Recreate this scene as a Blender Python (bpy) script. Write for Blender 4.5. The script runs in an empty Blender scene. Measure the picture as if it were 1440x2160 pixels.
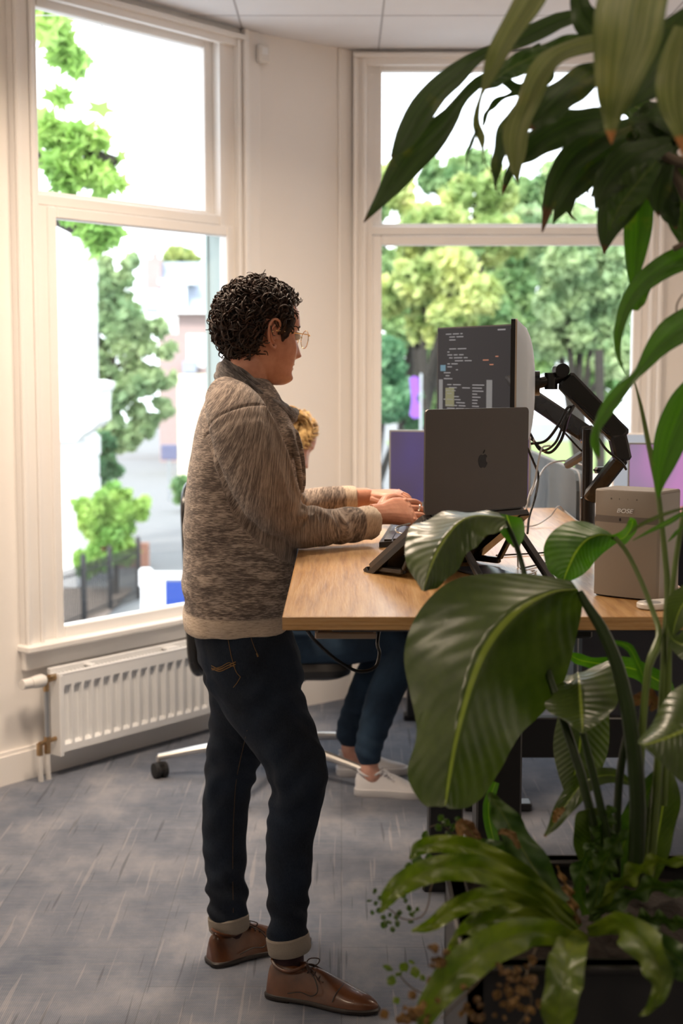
import bpy, bmesh, math, random
import numpy as np
from mathutils import Vector, Matrix, Euler
from mathutils import noise as mnoise
R = math.radians
rnd = random.Random(7)
SC = bpy.context.scene
COL = SC.collection

# ------------------------------------------------------------------ camera, light, exposure
CAM_H = 1.57; PITCH = R(5.7); FPX = 3000.0
cd = bpy.data.cameras.new('camera'); cam = bpy.data.objects.new('camera', cd); COL.objects.link(cam)
cd.sensor_fit = 'VERTICAL'; cd.sensor_height = 36.0; cd.lens = 50.0
cd.clip_start = .05; cd.clip_end = 400
cam.location = (0, 0, CAM_H); cam.rotation_euler = (R(90) - PITCH, 0, 0)
cd.dof.use_dof = True; cd.dof.focus_distance = 3.2; cd.dof.aperture_fstop = 3.9
SC.camera = cam
SC.view_settings.view_transform = 'Standard'; SC.view_settings.look = 'None'
SC.view_settings.exposure = 0.12; SC.view_settings.gamma = 1.0
SC.view_settings.use_curve_mapping = False

w = bpy.data.worlds.new('overcast_sky'); SC.world = w; w.use_nodes = True
nt = w.node_tree; nt.nodes.clear()
bg = nt.nodes.new('ShaderNodeBackground'); wo = nt.nodes.new('ShaderNodeOutputWorld')
bg.inputs[0].default_value = (.87, .94, 1.0, 1); bg.inputs[1].default_value = 3.5
nt.links.new(bg.outputs[0], wo.inputs[0])
sd = bpy.data.lights.new('sun', 'SUN'); sd.energy = 4.2; sd.angle = R(12); sd.color = (1, .95, .85)
so = bpy.data.objects.new('sun', sd); COL.objects.link(so); so.rotation_euler = (R(48), 0, R(-25))
CEIL = 3.04
# recessed ceiling luminaires of the office (x, y, size, watts)
LAMPS = [(-.8, 3.8, .5, 37), (-.05, 4.7, .45, 34), (-1.2, 1.0, .5, 10), (2.1, 4.6, .5, 14), (.7, 1.0, .35, 5), (1.9, .3, .5, 5)]

def at(px, py, Y):
    u = (px - 720) / FPX; v = (1080 - py) / FPX
    d = Vector((u, math.cos(PITCH) + v * math.sin(PITCH), -math.sin(PITCH) + v * math.cos(PITCH)))
    t = Y / d.y
    return Vector((d.x * t, Y, CAM_H + d.z * t))

# ------------------------------------------------------------------ materials
def new_mat(name):
    m = bpy.data.materials.new(name); m.use_nodes = True
    n = m.node_tree; b = n.nodes['Principled BSDF']
    return m, n, b
def setin(b, **k):
    for a, v in k.items():
        a = a.replace('_', ' ')
        if a in b.inputs: b.inputs[a].default_value = v
def pmat(name, col, rough=.5, metal=0., noise=0., nscale=20., bump=0., bscale=60., spec=.5, coat=0., rvar=0.):
    m, n, b = new_mat(name)
    b.inputs['Base Color'].default_value = (*col, 1); b.inputs['Roughness'].default_value = rough
    b.inputs['Metallic'].default_value = metal; setin(b, Specular_IOR_Level=spec, Coat_Weight=coat)
    tc = n.nodes.new('ShaderNodeTexCoord')
    nz = n.nodes.new('ShaderNodeTexNoise'); nz.inputs['Scale'].default_value = nscale; nz.inputs['Detail'].default_value = 4
    n.links.new(tc.outputs['Object'], nz.inputs['Vector'])
    mx = n.nodes.new('ShaderNodeMix'); mx.data_type = 'RGBA'
    k = max(noise, .03)
    mx.inputs[6].default_value = (*[c * (1 - k) for c in col], 1); mx.inputs[7].default_value = (*[min(1, c * (1 + k)) for c in col], 1)
    n.links.new(nz.outputs[0], mx.inputs[0]); n.links.new(mx.outputs[2], b.inputs['Base Color'])
    if bump:
        nb = n.nodes.new('ShaderNodeTexNoise'); nb.inputs['Scale'].default_value = bscale; nb.inputs['Detail'].default_value = 3
        n.links.new(tc.outputs['Object'], nb.inputs['Vector'])
        bp = n.nodes.new('ShaderNodeBump'); bp.inputs['Strength'].default_value = bump; bp.inputs['Distance'].default_value = .004
        n.links.new(nb.outputs[0], bp.inputs['Height']); n.links.new(bp.outputs[0], b.inputs['Normal'])
    return m
def ramp(n, fac, stops):
    r = n.nodes.new('ShaderNodeValToRGB')
    el = r.color_ramp.elements
    while len(el) < len(stops): el.new(.5)
    for e, (p, c) in zip(el, stops): e.position = p; e.color = (*c, 1)
    n.links.new(fac, r.inputs[0]); return r
def mapping(n, src, scale=(1, 1, 1), rot=(0, 0, 0), loc=(0, 0, 0)):
    mp = n.nodes.new('ShaderNodeMapping'); mp.inputs['Scale'].default_value = scale; mp.inputs['Rotation'].default_value = rot
    mp.inputs['Location'].default_value = loc
    n.links.new(src, mp.inputs[0]); return mp.outputs[0]
def noise_tex(n, vec, scale, detail=4, rough=.5):
    t = n.nodes.new('ShaderNodeTexNoise'); t.inputs['Scale'].default_value = scale; t.inputs['Detail'].default_value = detail
    t.inputs['Roughness'].default_value = rough
    n.links.new(vec, t.inputs['Vector']); return t.outputs[0]
def mixc(n, fac, a, b, mode='MIX'):
    mx = n.nodes.new('ShaderNodeMix'); mx.data_type = 'RGBA'; mx.blend_type = mode
    for i, v in ((0, fac), (6, a), (7, b)):
        if isinstance(v, (int, float)): mx.inputs[i].default_value = v
        elif isinstance(v, tuple): mx.inputs[i].default_value = (*v, 1)
        else: n.links.new(v, mx.inputs[i])
    return mx.outputs[2]
def bumpn(n, b, h, strength, dist=.003):
    bp = n.nodes.new('ShaderNodeBump'); bp.inputs['Strength'].default_value = strength; bp.inputs['Distance'].default_value = dist
    n.links.new(h, bp.inputs['Height']); n.links.new(bp.outputs[0], b.inputs['Normal'])
def mathn(n, op, a, b=0., clamp=False):
    t = n.nodes.new('ShaderNodeMath'); t.operation = op; t.use_clamp = clamp
    for i, v in ((0, a), (1, b)):
        if isinstance(v, (int, float)): t.inputs[i].default_value = v
        else: n.links.new(v, t.inputs[i])
    return t.outputs[0]

M = {}
M['wall'] = pmat('warm_white_wall', (.86, .83, .80), .85, noise=.02, nscale=3, bump=.15, bscale=220)
M['trim'] = pmat('white_gloss_paint', (.87, .845, .82), .38, noise=.02, nscale=5)
M['ceil'] = pmat('ceiling_tile', (.74, .75, .78), .9, noise=.02, nscale=8, bump=.2, bscale=400)
M['ceilgrid'] = pmat('ceiling_joint', (.42, .42, .44), .6)
M['white'] = pmat('white_enamel', (.82, .83, .84), .3, noise=.02)
M['black'] = pmat('black_powder_coat', (.012, .012, .013), .45, noise=.2, bump=.1, bscale=500)
M['blackg'] = pmat('black_gloss_plastic', (.016, .015, .015), .22, noise=.1)
M['rubber'] = pmat('black_rubber', (.015, .015, .016), .7)
M['chrome'] = pmat('polished_metal', (.75, .74, .72), .18, 1)
M['brass'] = pmat('tarnished_brass', (.45, .30, .16), .35, 1, noise=.3, nscale=60)
M['steel'] = pmat('grey_steel', (.42, .44, .46), .3, .8)
M['alu'] = pmat('satin_aluminium', (.62, .60, .57), .35, .9)
M['gold'] = pmat('gold_wire', (.85, .58, .25), .2, 1)
M['cablegrey'] = pmat('grey_cable', (.33, .34, .36), .4)
M['cablewhite'] = pmat('white_cable', (.7, .7, .7), .4)
M['laptop'] = pmat('dark_grey_anodised', (.105, .095, .09), .42, .75, noise=.03)
M['laptoplogo'] = pmat('mirror_dark_logo', (.03, .03, .033), .12, .6)
M['felt'] = pmat('blue_grey_felt', (.105, .135, .165), .95, noise=.15, nscale=300, bump=.4, bscale=700)
M['feltd'] = pmat('charcoal_felt', (.05, .052, .062), .95, noise=.2, nscale=300, bump=.4, bscale=700)
M['spk'] = pmat('pale_grey_speaker_cloth', (.27, .235, .20), .55, noise=.04, nscale=500, bump=.1, bscale=900)
M['spkdark'] = pmat('speaker_band', (.14, .12, .105), .3)
M['whiteplastic'] = pmat('white_plastic', (.75, .73, .70), .35)

def glass_mat(name='window_glass', rough=0.0, tint=(1, 1, 1)):
    m = bpy.data.materials.new(name); m.use_nodes = True; n = m.node_tree; n.nodes.clear()
    o = n.nodes.new('ShaderNodeOutputMaterial'); t = n.nodes.new('ShaderNodeBsdfTransparent'); g = n.nodes.new('ShaderNodeBsdfGlossy')
    t.inputs[0].default_value = (*tint, 1); g.inputs['Roughness'].default_value = .02
    lw = n.nodes.new('ShaderNodeLayerWeight'); pw = n.nodes.new('ShaderNodeMath'); pw.operation = 'POWER'; pw.inputs[1].default_value = 4
    f = n.nodes.new('ShaderNodeMath'); f.operation = 'MULTIPLY_ADD'; f.inputs[1].default_value = .8; f.inputs[2].default_value = .025
    n.links.new(lw.outputs['Facing'], pw.inputs[0]); n.links.new(pw.outputs[0], f.inputs[0])
    x = n.nodes.new('ShaderNodeMixShader'); n.links.new(f.outputs[0], x.inputs[0]); n.links.new(t.outputs[0], x.inputs[1]); n.links.new(g.outputs[0], x.inputs[2])
    n.links.new(x.outputs[0], o.inputs[0]); return m
M['glass'] = glass_mat()

def carpet():
    m, n, b = new_mat('grey_carpet_tiles'); tc = n.nodes.new('ShaderNodeTexCoord'); P = tc.outputs['Object']
    base = noise_tex(n, mapping(n, P, (1.3, .8, 1)), 3.2, 6, .62)
    c = ramp(n, base, [(.32, (.12, .142, .185)), (.5, (.185, .203, .245)), (.68, (.29, .295, .325))]).outputs[0]
    # horizontal weave mottling
    hz = noise_tex(n, mapping(n, P, (3, 26, 1)), 2.5, 5, .7)
    c = mixc(n, mathn(n, 'MULTIPLY', ramp(n, hz, [(.45, (0, 0, 0)), (.7, (1, 1, 1))]).outputs[0], .35), c, (.28, .272, .275))
    # long thin light and dark dashes running towards the window
    s1 = noise_tex(n, mapping(n, P, (70, 2.2, 1)), 1.0, 1, .3)
    c = mixc(n, mathn(n, 'MULTIPLY', ramp(n, s1, [(.66, (0, 0, 0)), (.70, (1, 1, 1))]).outputs[0], .42), c, (.36, .35, .36))
    s2 = noise_tex(n, mapping(n, P, (60, 2.6, 1), loc=(7, 3, 0)), 1.0, 1, .3)
    c = mixc(n, mathn(n, 'MULTIPLY', ramp(n, s2, [(.68, (0, 0, 0)), (.73, (1, 1, 1))]).outputs[0], .45), c, (.06, .065, .08))
    br = n.nodes.new('ShaderNodeTexBrick'); br.inputs['Scale'].default_value = 1; br.inputs['Brick Width'].default_value = .5; br.inputs['Row Height'].default_value = .5
    br.inputs['Mortar Size'].default_value = .0016; br.inputs['Color1'].default_value = (1, 1, 1, 1); br.inputs['Color2'].default_value = (.86, .87, .89, 1); br.inputs['Mortar'].default_value = (.74, .74, .74, 1)
    n.links.new(mapping(n, P, rot=(0, 0, R(90))), br.inputs['Vector'])
    c = mixc(n, 1., c, br.outputs[0], 'MULTIPLY')
    # woven loop texture
    w1 = n.nodes.new('ShaderNodeTexChecker'); w1.inputs['Scale'].default_value = 330; n.links.new(mapping(n, P, rot=(0, 0, R(20))), w1.inputs['Vector'])
    w1.inputs['Color1'].default_value = (1.18, 1.17, 1.16, 1); w1.inputs['Color2'].default_value = (.82, .82, .83, 1)
    c = mixc(n, 1., c, w1.outputs[0], 'MULTIPLY')
    n.links.new(c, b.inputs['Base Color']); b.inputs['Roughness'].default_value = .95; setin(b, Specular_IOR_Level=.15)
    bumpn(n, b, noise_tex(n, P, 420, 2), .7, .004)
    return m
M['carpet'] = carpet()

def oak(name, end=False):
    m, n, b = new_mat(name); tc = n.nodes.new('ShaderNodeTexCoord'); P = tc.outputs['Object']
    vec = mapping(n, P, (60, 3.4, 60)) if not end else mapping(n, P, (3, 3, 170))
    g = noise_tex(n, vec, 1.4, 8, .65)
    c = ramp(n, g, [(.3, (.29, .135, .040)), (.5, (.47, .25, .082)), (.66, (.58, .35, .145))]).outputs[0]
    wv = n.nodes.new('ShaderNodeTexWave'); wv.inputs['Scale'].default_value = 9 if not end else 28; wv.inputs['Distortion'].default_value = 9; wv.inputs['Detail'].default_value = 4
    wv.bands_direction = 'X' if not end else 'Z'; wv.inputs['Detail Scale'].default_value = 1.2
    n.links.new(mapping(n, P, (1, .22, 1)), wv.inputs['Vector'])
    c = mixc(n, mathn(n, 'MULTIPLY', wv.outputs['Fac'], .14), c, (.58, .40, .22))
    n.links.new(c, b.inputs['Base Color']); b.inputs['Roughness'].default_value = .34; setin(b, Specular_IOR_Level=.6, Coat_Weight=.45, Coat_Roughness=.22)
    bumpn(n, b, g, .9, .002)
    return m
M['oak'] = oak('light_oak_laminate'); M['oakend'] = oak('oak_edge_band', True)

# ------------------------------------------------------------------ mesh builder
class MB:
    def __init__(s): s.v = []; s.f = []; s.m = []; s.uv = {}; s.mi = 0
    def add(s, vs, fs):
        o = len(s.v); s.v += [Vector(p) for p in vs]; s.f += [tuple(i + o for i in f) for f in fs]; s.m += [s.mi] * len(fs); return o
    def box(s, a, b, T=None, bev=0):
        x0, y0, z0 = a; x1, y1, z1 = b
        if bev:
            e = bev
            loops = []
            for z, k in ((z0, e), (z0 + e, 0), (z1 - e, 0), (z1, e)):
                X0, X1, Y0, Y1 = x0 + k, x1 - k, y0 + k, y1 - k; c = e - k * .3
                loops.append([(X0 + c, Y0, z), (X1 - c, Y0, z), (X1, Y0 + c, z), (X1, Y1 - c, z), (X1 - c, Y1, z), (X0 + c, Y1, z), (X0, Y1 - c, z), (X0, Y0 + c, z)])
            if T: loops = [[T(*p) for p in l] for l in loops]
            s.rings(loops, cap=True); return s
        vs = [(x0, y0, z0), (x1, y0, z0), (x1, y1, z0), (x0, y1, z0), (x0, y0, z1), (x1, y0, z1), (x1, y1, z1), (x0, y1, z1)]
        if T: vs = [T(*p) for p in vs]
        s.add(vs, [(0, 3, 2, 1), (4, 5, 6, 7), (0, 1, 5, 4), (1, 2, 6, 5), (2, 3, 7, 6), (3, 0, 4, 7)]); return s
    def rings(s, loops, cap=True, closed=False, capend=None):
        n = len(loops[0]); vs = [p for l in loops for p in l]; fs = []
        L = len(loops)
        for i in range(L - 1 + (1 if closed else 0)):
            j = (i + 1) % L
            for k in range(n):
                fs.append((i * n + k, i * n + (k + 1) % n, j * n + (k + 1) % n, j * n + k))
        if cap and not closed:
            fs.append(tuple(range(n - 1, -1, -1))); fs.append(tuple((L - 1) * n + k for k in range(n)))
        return s.add(vs, fs)
    def tube(s, pts, r, seg=10, cap=True, closed=False, flat=None):
        pts = [Vector(p) for p in pts]; N = len(pts)
        rs = r if isinstance(r, (list, tuple)) else [r] * N
        loops = []; up = None
        for i, p in enumerate(pts):
            if closed: t = pts[(i + 1) % N] - pts[i - 1]
            else: t = pts[min(i + 1, N - 1)] - pts[max(i - 1, 0)]
            t.normalize() if t.length > 1e-9 else None
            if up is None:
                up = Vector((0, 0, 1)) if abs(t.z) < .9 else Vector((1, 0, 0))
            a = (up - t * up.dot(t)); a.normalize(); b = t.cross(a); up = a
            fl = flat if flat else 1
            loops.append([p + a * (math.cos(q) * rs[i]) + b * (math.sin(q) * rs[i] * fl) for q in [2 * math.pi * k / seg for k in range(seg)]])
        s.rings(loops, cap, closed); return s
    def cyl(s, a, b, r, seg=16, r2=None):
        return s.tube([a, b], [r, r2 if r2 is not None else r], seg)
    def lathe(s, prof, c, seg=24, axis='Z'):
        loops = []
        for (r, h) in prof:
            l = []
            for k in range(seg):
                q = 2 * math.pi * k / seg; x, y = r * math.cos(q), r * math.sin(q)
                p = (x, y, h) if axis == 'Z' else ((h, x, y) if axis == 'X' else (y, h, x))
                l.append(Vector(c) + Vector(p))
            loops.append(l)
        s.rings(loops, True); return s
    def prism(s, poly, a, b, T):
        n = len(poly)
        s.rings([[T(x, y, a) for x, y in poly], [T(x, y, b) for x, y in poly]], True); return s
    def build(s, name, mat, parent=None, smooth=True, kind=None, ang=35, off=None):
        o0 = Vector(off) if off is not None else (Vector(parent['_o']) if parent is not None and '_o' in parent else Vector((0, 0, 0)))
        me = bpy.data.meshes.new(name); me.from_pydata([p - o0 for p in s.v], [], s.f); me.update()
        bm = bmesh.new(); bm.from_mesh(me); bmesh.ops.recalc_face_normals(bm, faces=bm.faces); bm.to_mesh(me); bm.free()
        for m in (mat if isinstance(mat, (list, tuple)) else [mat]): me.materials.append(m)
        if any(s.m): me.polygons.foreach_set('material_index', s.m)
        if smooth:
            me.polygons.foreach_set('use_smooth', [True] * len(me.polygons))
            try: me.set_sharp_from_angle(angle=R(ang))
            except Exception: pass
        o = bpy.data.objects.new(name, me); COL.objects.link(o)
        if parent is not None: o.parent = parent; o['_o'] = tuple(o0)
        else:
            o['_o'] = tuple(o0); o.location = o0
        if kind: o['kind'] = kind
        return o
def tag(o, label=None, cat=None, group=None, kind=None):
    if label: o['label'] = label
    if cat: o['category'] = cat
    if group: o['group'] = group
    if kind: o['kind'] = kind
    return o
def empty(name, loc, label=None, cat=None, group=None, kind=None):
    o = bpy.data.objects.new(name, None); COL.objects.link(o); o.location = loc; o['_o'] = tuple(loc); o.empty_display_size = .05
    return tag(o, label, cat, group, kind)
def kids(o): return [c for c in bpy.data.objects if c.parent == o]
def copy_tree(o, parent=None):
    c = o.copy(); COL.objects.link(c)
    if parent is not None: c.parent = parent
    for k in kids(o): copy_tree(k, c)
    return c
def crom(pts, n):
    """Catmull-Rom through tuples of any length"""
    P = [np.array(p, float) for p in pts]; P = [2 * P[0] - P[1]] + P + [2 * P[-1] - P[-2]]
    out = []; S = len(P) - 3
    for i in range(n):
        t = i / (n - 1) * S; k = min(int(t), S - 1); t -= k
        a, b, c, d = P[k:k + 4]
        out.append(.5 * ((2 * b) + (c - a) * t + (2 * a - 5 * b + 4 * c - d) * t * t + (3 * b - a - 3 * c + d) * t ** 3))
    return out
def cr3(pts, n): return [Vector(p) for p in crom([tuple(p) for p in pts], n)]

# ------------------------------------------------------------------ room shell
A = Vector((-1.29, 5.283, 0)); B = Vector((-.42, 6.362, 0)); U = (B - A).normalized(); NO = Vector((-U.y, U.x, 0))   # left wall, outward normal
def TL(s, n, z): return A + U * s + NO * n + Vector((0, 0, z))
PA = Vector((-.42, 6.362, 0)); PB = Vector((.04, 6.75, 0)); PU = (PB - PA).normalized(); PN = Vector((-PU.y, PU.x, 0)); PL = (PB - PA).length
def TP(s, n, z): return PA + PU * s + PN * n + Vector((0, 0, z))
def TB(s, n, z): return Vector((s, 6.75 + n, z))
BL = (B - A).length
WH = CEIL + .02
def struct(mb, name, mat, **k): return mb.build(name, mat, kind='structure', **k)
mb = MB(); mb.box((-2.3, -2.7, -.12), (3.3, 7.0, 0)); struct(mb, 'floor', M['carpet'], smooth=False)
mb = MB()
_a = A + U * -.80; poly = [(-2.1, -2.6), (3.1, -2.6), (3.1, 6.84), (.0, 6.84), (-.48, 6.44), (_a.x - .09, _a.y + .07), (-2.1, _a.y - .3)]
mb.prism(poly, CEIL, CEIL + .15, lambda x, y, z: Vector((x, y, z)))
mb.mi = 1
for x in (-1.69, -.55, .17, .77, 1.37, 1.97, 2.57):
    pass
for x in (-2.0, -1.03, -.43, .17, .77, 1.37, 1.97, 2.57): mb.box((x - .004, -2.5, CEIL - .0015), (x + .004, 6.74, CEIL + .001))
for y in (.1, 1.3, 2.5, 3.7, 4.9, 6.1): mb.box((-1.9, y - .003, CEIL - .0015), (3.0, y + .003, CEIL + .001))
struct(mb, 'ceiling', [M['ceil'], M['ceilgrid']], smooth=False)
def wall_with_hole(T, s0, s1, h0, h1, z0, z1, th=.14):
    mb = MB()
    mb.box((s0, 0, 0), (h0, th, WH), T); mb.box((h1, 0, 0), (s1, th, WH), T)
    mb.box((h0, 0, 0), (h1, th, z0), T); mb.box((h0, 0, z1), (h1, th, WH), T); return mb
struct(wall_with_hole(TL, -.80, BL, .19, 1.30, .50, 2.99), 'wall_left', M['wall'], smooth=False)
struct(wall_with_hole(TB, .04, 3.2, .115, 1.44, .50, 3.005), 'wall_back', M['wall'], smooth=False)
struct(MB().box((0, 0, 0), (PL, .14, WH), TP), 'wall_pier', M['wall'], smooth=False)
q = TL(-.80, 0, 0)
struct(MB().box((q.x - .2, -2.6, 0), (q.x, q.y, WH)), 'wall_side', M['wall'], smooth=False)
struct(MB().box((3.0, -2.6, 0), (3.2, 6.75, WH)), 'wall_right', M['wall'], smooth=False)
struct(MB().box((-2.3, -2.7, 0), (3.2, -2.5, WH)), 'wall_front', M['wall'], smooth=False)
def board(T, s0, s1, h, th=.018):
    return MB().box((s0, -th, 0), (s1, 0, h - .015), T).box((s0, -th * .6, h - .015), (s1, 0, h), T)
struct(board(TL, -.80, BL, .125), 'baseboard_left', M['trim'], smooth=False)
struct(board(TP, 0, PL, .155), 'baseboard_pier', M['trim'], smooth=False)
struct(board(TB, .04, 3.0, .155), 'baseboard_back', M['trim'], smooth=False)
struct(MB().box((0, -.016, .165), (.07, 0, CEIL), TP, bev=.004), 'trim_1', M['trim'])
struct(MB().box((PL - .075, -.014, .165), (PL, 0, CEIL), TP, bev=.004), 'trim_2', M['trim'])
struct(MB().box((BL - .03, -.03, .13), (BL, 0, CEIL), TL, bev=.004), 'trim_3', M['trim'])

def window(idx, T, c0, c1, f0, f1, gu, gl, zt, sillz, topz):
    """c0,c1 casing outer; f0,f1 opening; gu/gl = upper/lower glass (s0,s1,z0,z1)"""
    o = empty('window_%d' % idx, T((c0 + c1) / 2, 0, sillz), kind='structure')
    mb = MB()
    top = topz
    for a, b in ((c0, f0), (f1, c1)):
        d = 1 if a == c0 else -1
        mb.box((a, -.03, sillz), (b, 0, top), T)
        o1 = a if d == 1 else b
        lo, hi = sorted((o1, o1 + d * .022)); mb.box((lo, -.048, sillz), (hi, -.03, top), T, bev=.005)
        i1 = b if d == 1 else a
        lo, hi = sorted((i1, i1 - d * .018)); mb.box((lo, -.040, sillz), (hi, -.03, top), T, bev=.004)
    mb.box((f0, -.03, top - .03), (f1, 0, top), T); mb.box((c0, -.047, top), (c1, 0, top + .02), T)
    mb.build('casing', M['trim'], o)
    mb = MB()   # fixed frame lining the opening
    mb.box((f0, -.01, zt[0]), (gu[0] - .045, .13, top), T); mb.box((gu[1] + .045, -.01, zt[0]), (f1, .13, top), T)
    mb.box((f0 - .01, -.01, sillz), (gl[0] - .04, .06, zt[0]), T); mb.box((gl[1] + .04, -.01, sillz), (f1 + .01, .06, zt[0]), T)
    mb.box((gu[0] - .045, 0, gu[3] + .03), (gu[1] + .045, .13, top), T); mb.box((f0, -.004, zt[0]), (f1, .12, zt[1]), T, bev=.006)
    mb.box((f0, -.01, sillz), (f1, .13, sillz + .02), T)
    mb.build('frame', M['trim'], o)
    mb = MB(); s0, s1, z0, z1 = gu   # upper fixed light
    k = .05
    for (a, b, c, d) in ((s0 - k, s0, z0 - .02, z1 + .035), (s1, s1 + k, z0 - .02, z1 + .035), (s0, s1, z0 - .02, z0), (s0, s1, z1, z1 + .035)):
        mb.box((a, .035, c), (b, .085, d), T, bev=.004)
    su = mb.build('upper_sash', M['trim'], o)
    MB().box((s0 - .01, .058, z0 - .01), (s1 + .01, .062, z1 + .01), T).build('pane', M['glass'], su, smooth=False)
    mb = MB(); s0, s1, z0, z1 = gl; k = .042
    for (a, b, c, d) in ((s0 - k, s0, z0 - .055, z1 + .045), (s1, s1 + k, z0 - .055, z1 + .045), (s0, s1, z0 - .055, z0), (s0, s1, z1, z1 + .045)):
        mb.box((a, -.02, c), (b, .03, d), T, bev=.005)
    sl = mb.build('lower_sash', M['trim'], o)
    MB().box((s0 - .01, .003, z0 - .01), (s1 + .01, .007, z1 + .01), T).build('pane', M['glass'], sl, smooth=False)
    mb = MB(); mb.box((c0 - .015, -.07, sillz - .022), (c1 + .015, .02, sillz + .006), T, bev=.006)
    mb.box((c0, -.028, sillz - .095), (c1, 0, sillz - .022), T, bev=.004)
    mb.build('sill', M['trim'], o)
    return o
window(1, TL, .10, 1.355, .19, 1.30, (.268, 1.170, 2.252, 2.934), (.303, 1.244, .572, 2.145), (2.19, 2.235), .520, 2.985)
window(2, TB, .055, 1.50, .115, 1.44, (.188, 1.367, 2.255, 2.953), (.188, 1.367, .572, 2.150), (2.195, 2.24), .520, 3.0)
# painted masonry reveals outside the left window
struct(MB().box((1.292, .062, .5), (1.305, .142, 3.0), TL).box((1.25, .14, 2.62), (1.38, .17, 3.0), TL).box((1.285, .14, .4), (1.38, .155, 2.62), TL), 'trim_4', pmat('grey_green_masonry', (.36, .42, .40), .8), smooth=False)
# portals guide daylight through the two windows
for T, s, wd, n1 in ((TL, .745, 1.15, NO), (TB, .78, 1.35, Vector((0, 1, 0)))):
    ld = bpy.data.lights.new('window_portal', 'AREA'); ld.shape = 'RECTANGLE'; ld.size = wd; ld.size_y = 2.5
    ld.cycles.is_portal = True
    lo = bpy.data.objects.new('window_portal', ld); COL.objects.link(lo); lo.location = T(s, .27, 1.75)
    lo.rotation_euler = (-n1).to_track_quat('-Z', 'Z').to_euler()

# recessed ceiling lamps
lampm = bpy.data.materials.new('lit_lamp_diffuser'); lampm.use_nodes = True
em = lampm.node_tree.nodes['Principled BSDF']; em.inputs['Emission Color'].default_value = (1, .80, .58, 1); em.inputs['Emission Strength'].default_value = 4
LAMP_LABELS = ['recessed square ceiling lamp above the standing person near the left window', 'recessed square ceiling lamp over the far desk by the right window', 'recessed square ceiling lamp over the open carpet at the left',
               'recessed square ceiling lamp over the opposite desk at the right', 'smallest recessed ceiling lamp just in front of the dracaena', 'recessed square ceiling lamp at the rear right of the office']
for i, (x, y, sz, wt) in enumerate(LAMPS):
    o = empty('ceiling_lamp', (x, y, CEIL - .012), LAMP_LABELS[i], 'ceiling lamp')
    h = sz / 2
    mb = MB()
    for a, b in (((x - h - .02, y - h - .02), (x + h + .02, y - h)), ((x - h - .02, y + h), (x + h + .02, y + h + .02)), ((x - h - .02, y - h), (x - h, y + h)), ((x + h, y - h), (x + h + .02, y + h))):
        mb.box((a[0], a[1], CEIL - .012), (b[0], b[1], CEIL + .004))
    mb.build('lamp_frame', M['white'], o, smooth=False)
    MB().box((x - h, y - h, CEIL - .004), (x + h, y + h, CEIL + .003)).build('diffuser', lampm, o, smooth=False)
    ld = bpy.data.lights.new('lamp_light', 'AREA'); ld.size = sz; ld.energy = wt; ld.color = (1, .79, .60); ld.spread = R(150)
    lo = bpy.data.objects.new('lamp_light', ld); COL.objects.link(lo); lo.location = (x, y, CEIL - .02)

# small white sensor at the top of the pier
o = empty('wall_sensor', TP(.075, -.02, 2.94), 'small white box high on the pier beside the left window', 'sensor')
MB().box((.045, -.045, 2.905), (.105, -.016, 2.985), TP, bev=.006).build('housing', M['whiteplastic'], o)
MB().box((.06, -.048, 2.94), (.09, -.044, 2.97), TP, bev=.001).build('button', M['white'], o)

# ------------------------------------------------------------------ radiator
rad = empty('radiator', TL(.8, -.1, 0), 'white ribbed panel radiator below the left window', 'radiator')
mb = MB()
r0, r1, zb, zt = .192, 1.33, .105, .405
mb.box((r0, -.06, zb), (r1, -.045, zt), TL)                 # back panel
mb.box((r0, -.115, zb - .02), (r0 + .018, -.045, zt), TL, bev=.003)
mb.box((r1 - .018, -.115, zb - .02), (r1, -.045, zt), TL, bev=.003)
# pressed front sheet
prof = []; s = r0 + .018
zi0, zi1 = zb + .035, zt - .055
pit = .050
while s + pit < r1 - .02:
    c = s + pit * .5
    zs = [(zb - .004, .0), (zi0 - .012, 0), (zi0, 1), (zi1, 1), (zi1 + .012, 0), (zt, 0)]
    xs = [(0, 0), (.10, 0), (.20, 1), (.80, 1), (.90, 0), (1, 0)]
    grid = [[TL(s + pit * fx, -.112 + (.018 * a * b), z) for fx, a in xs] for z, b in zs]
    vs = [p for r_ in grid for p in r_]; fs = []
    for i in range(5):
        for j in range(5): fs.append((i * 6 + j, i * 6 + j + 1, (i + 1) * 6 + j + 1, (i + 1) * 6 + j))
    mb.add(vs, fs); s += pit
mb.build('panel', M['white'], rad, smooth=False)
mb = MB()
mb.box((r0, -.113, zt - .002), (r1, -.095, zt + .006), TL, bev=.002); mb.box((r0, -.06, zt - .002), (r1, -.04, zt + .02), TL, bev=.002)
s = r0 + .02
while s < r1 - .02: mb.box((s, -.095, zt - .006), (s + .006, -.06, zt + .001), TL); s += .02
mb.build('top_grille', M['white'], rad)
for a_, b_ in ((.36, .39), (.78, .85)): MB().box((a_, -.10, zt + .004), (b_, -.06, zt + .014), TL, bev=.003).build('bracket', M['white'], rad)
mb = MB(); zc = .392
mb.tube([TL(.075, -.085, zc), TL(.078, -.085, zc), TL(.10, -.085, zc), TL(.13, -.085, zc), TL(.142, -.085, zc)], [.016, .021, .024, .026, .02], 18)
mb.tube([TL(.035, -.085, zc), TL(.075, -.085, zc)], [.019, .021], 18); kn = mb.build('thermostat_knob', M['whiteplastic'], rad)
mb = MB(); mb.tube([TL(.142, -.085, zc), TL(.165, -.085, zc)], .014, 8); mb.tube([TL(.15, -.085, zc), TL(.15, -.085, zc - .045)], [.012, .011], 8); mb.tube([TL(.165, -.085, zc + .003), TL(.2, -.085, zc + .003)], [.015, .013], 12)
mb.build('valve', M['brass'], rad)
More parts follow.
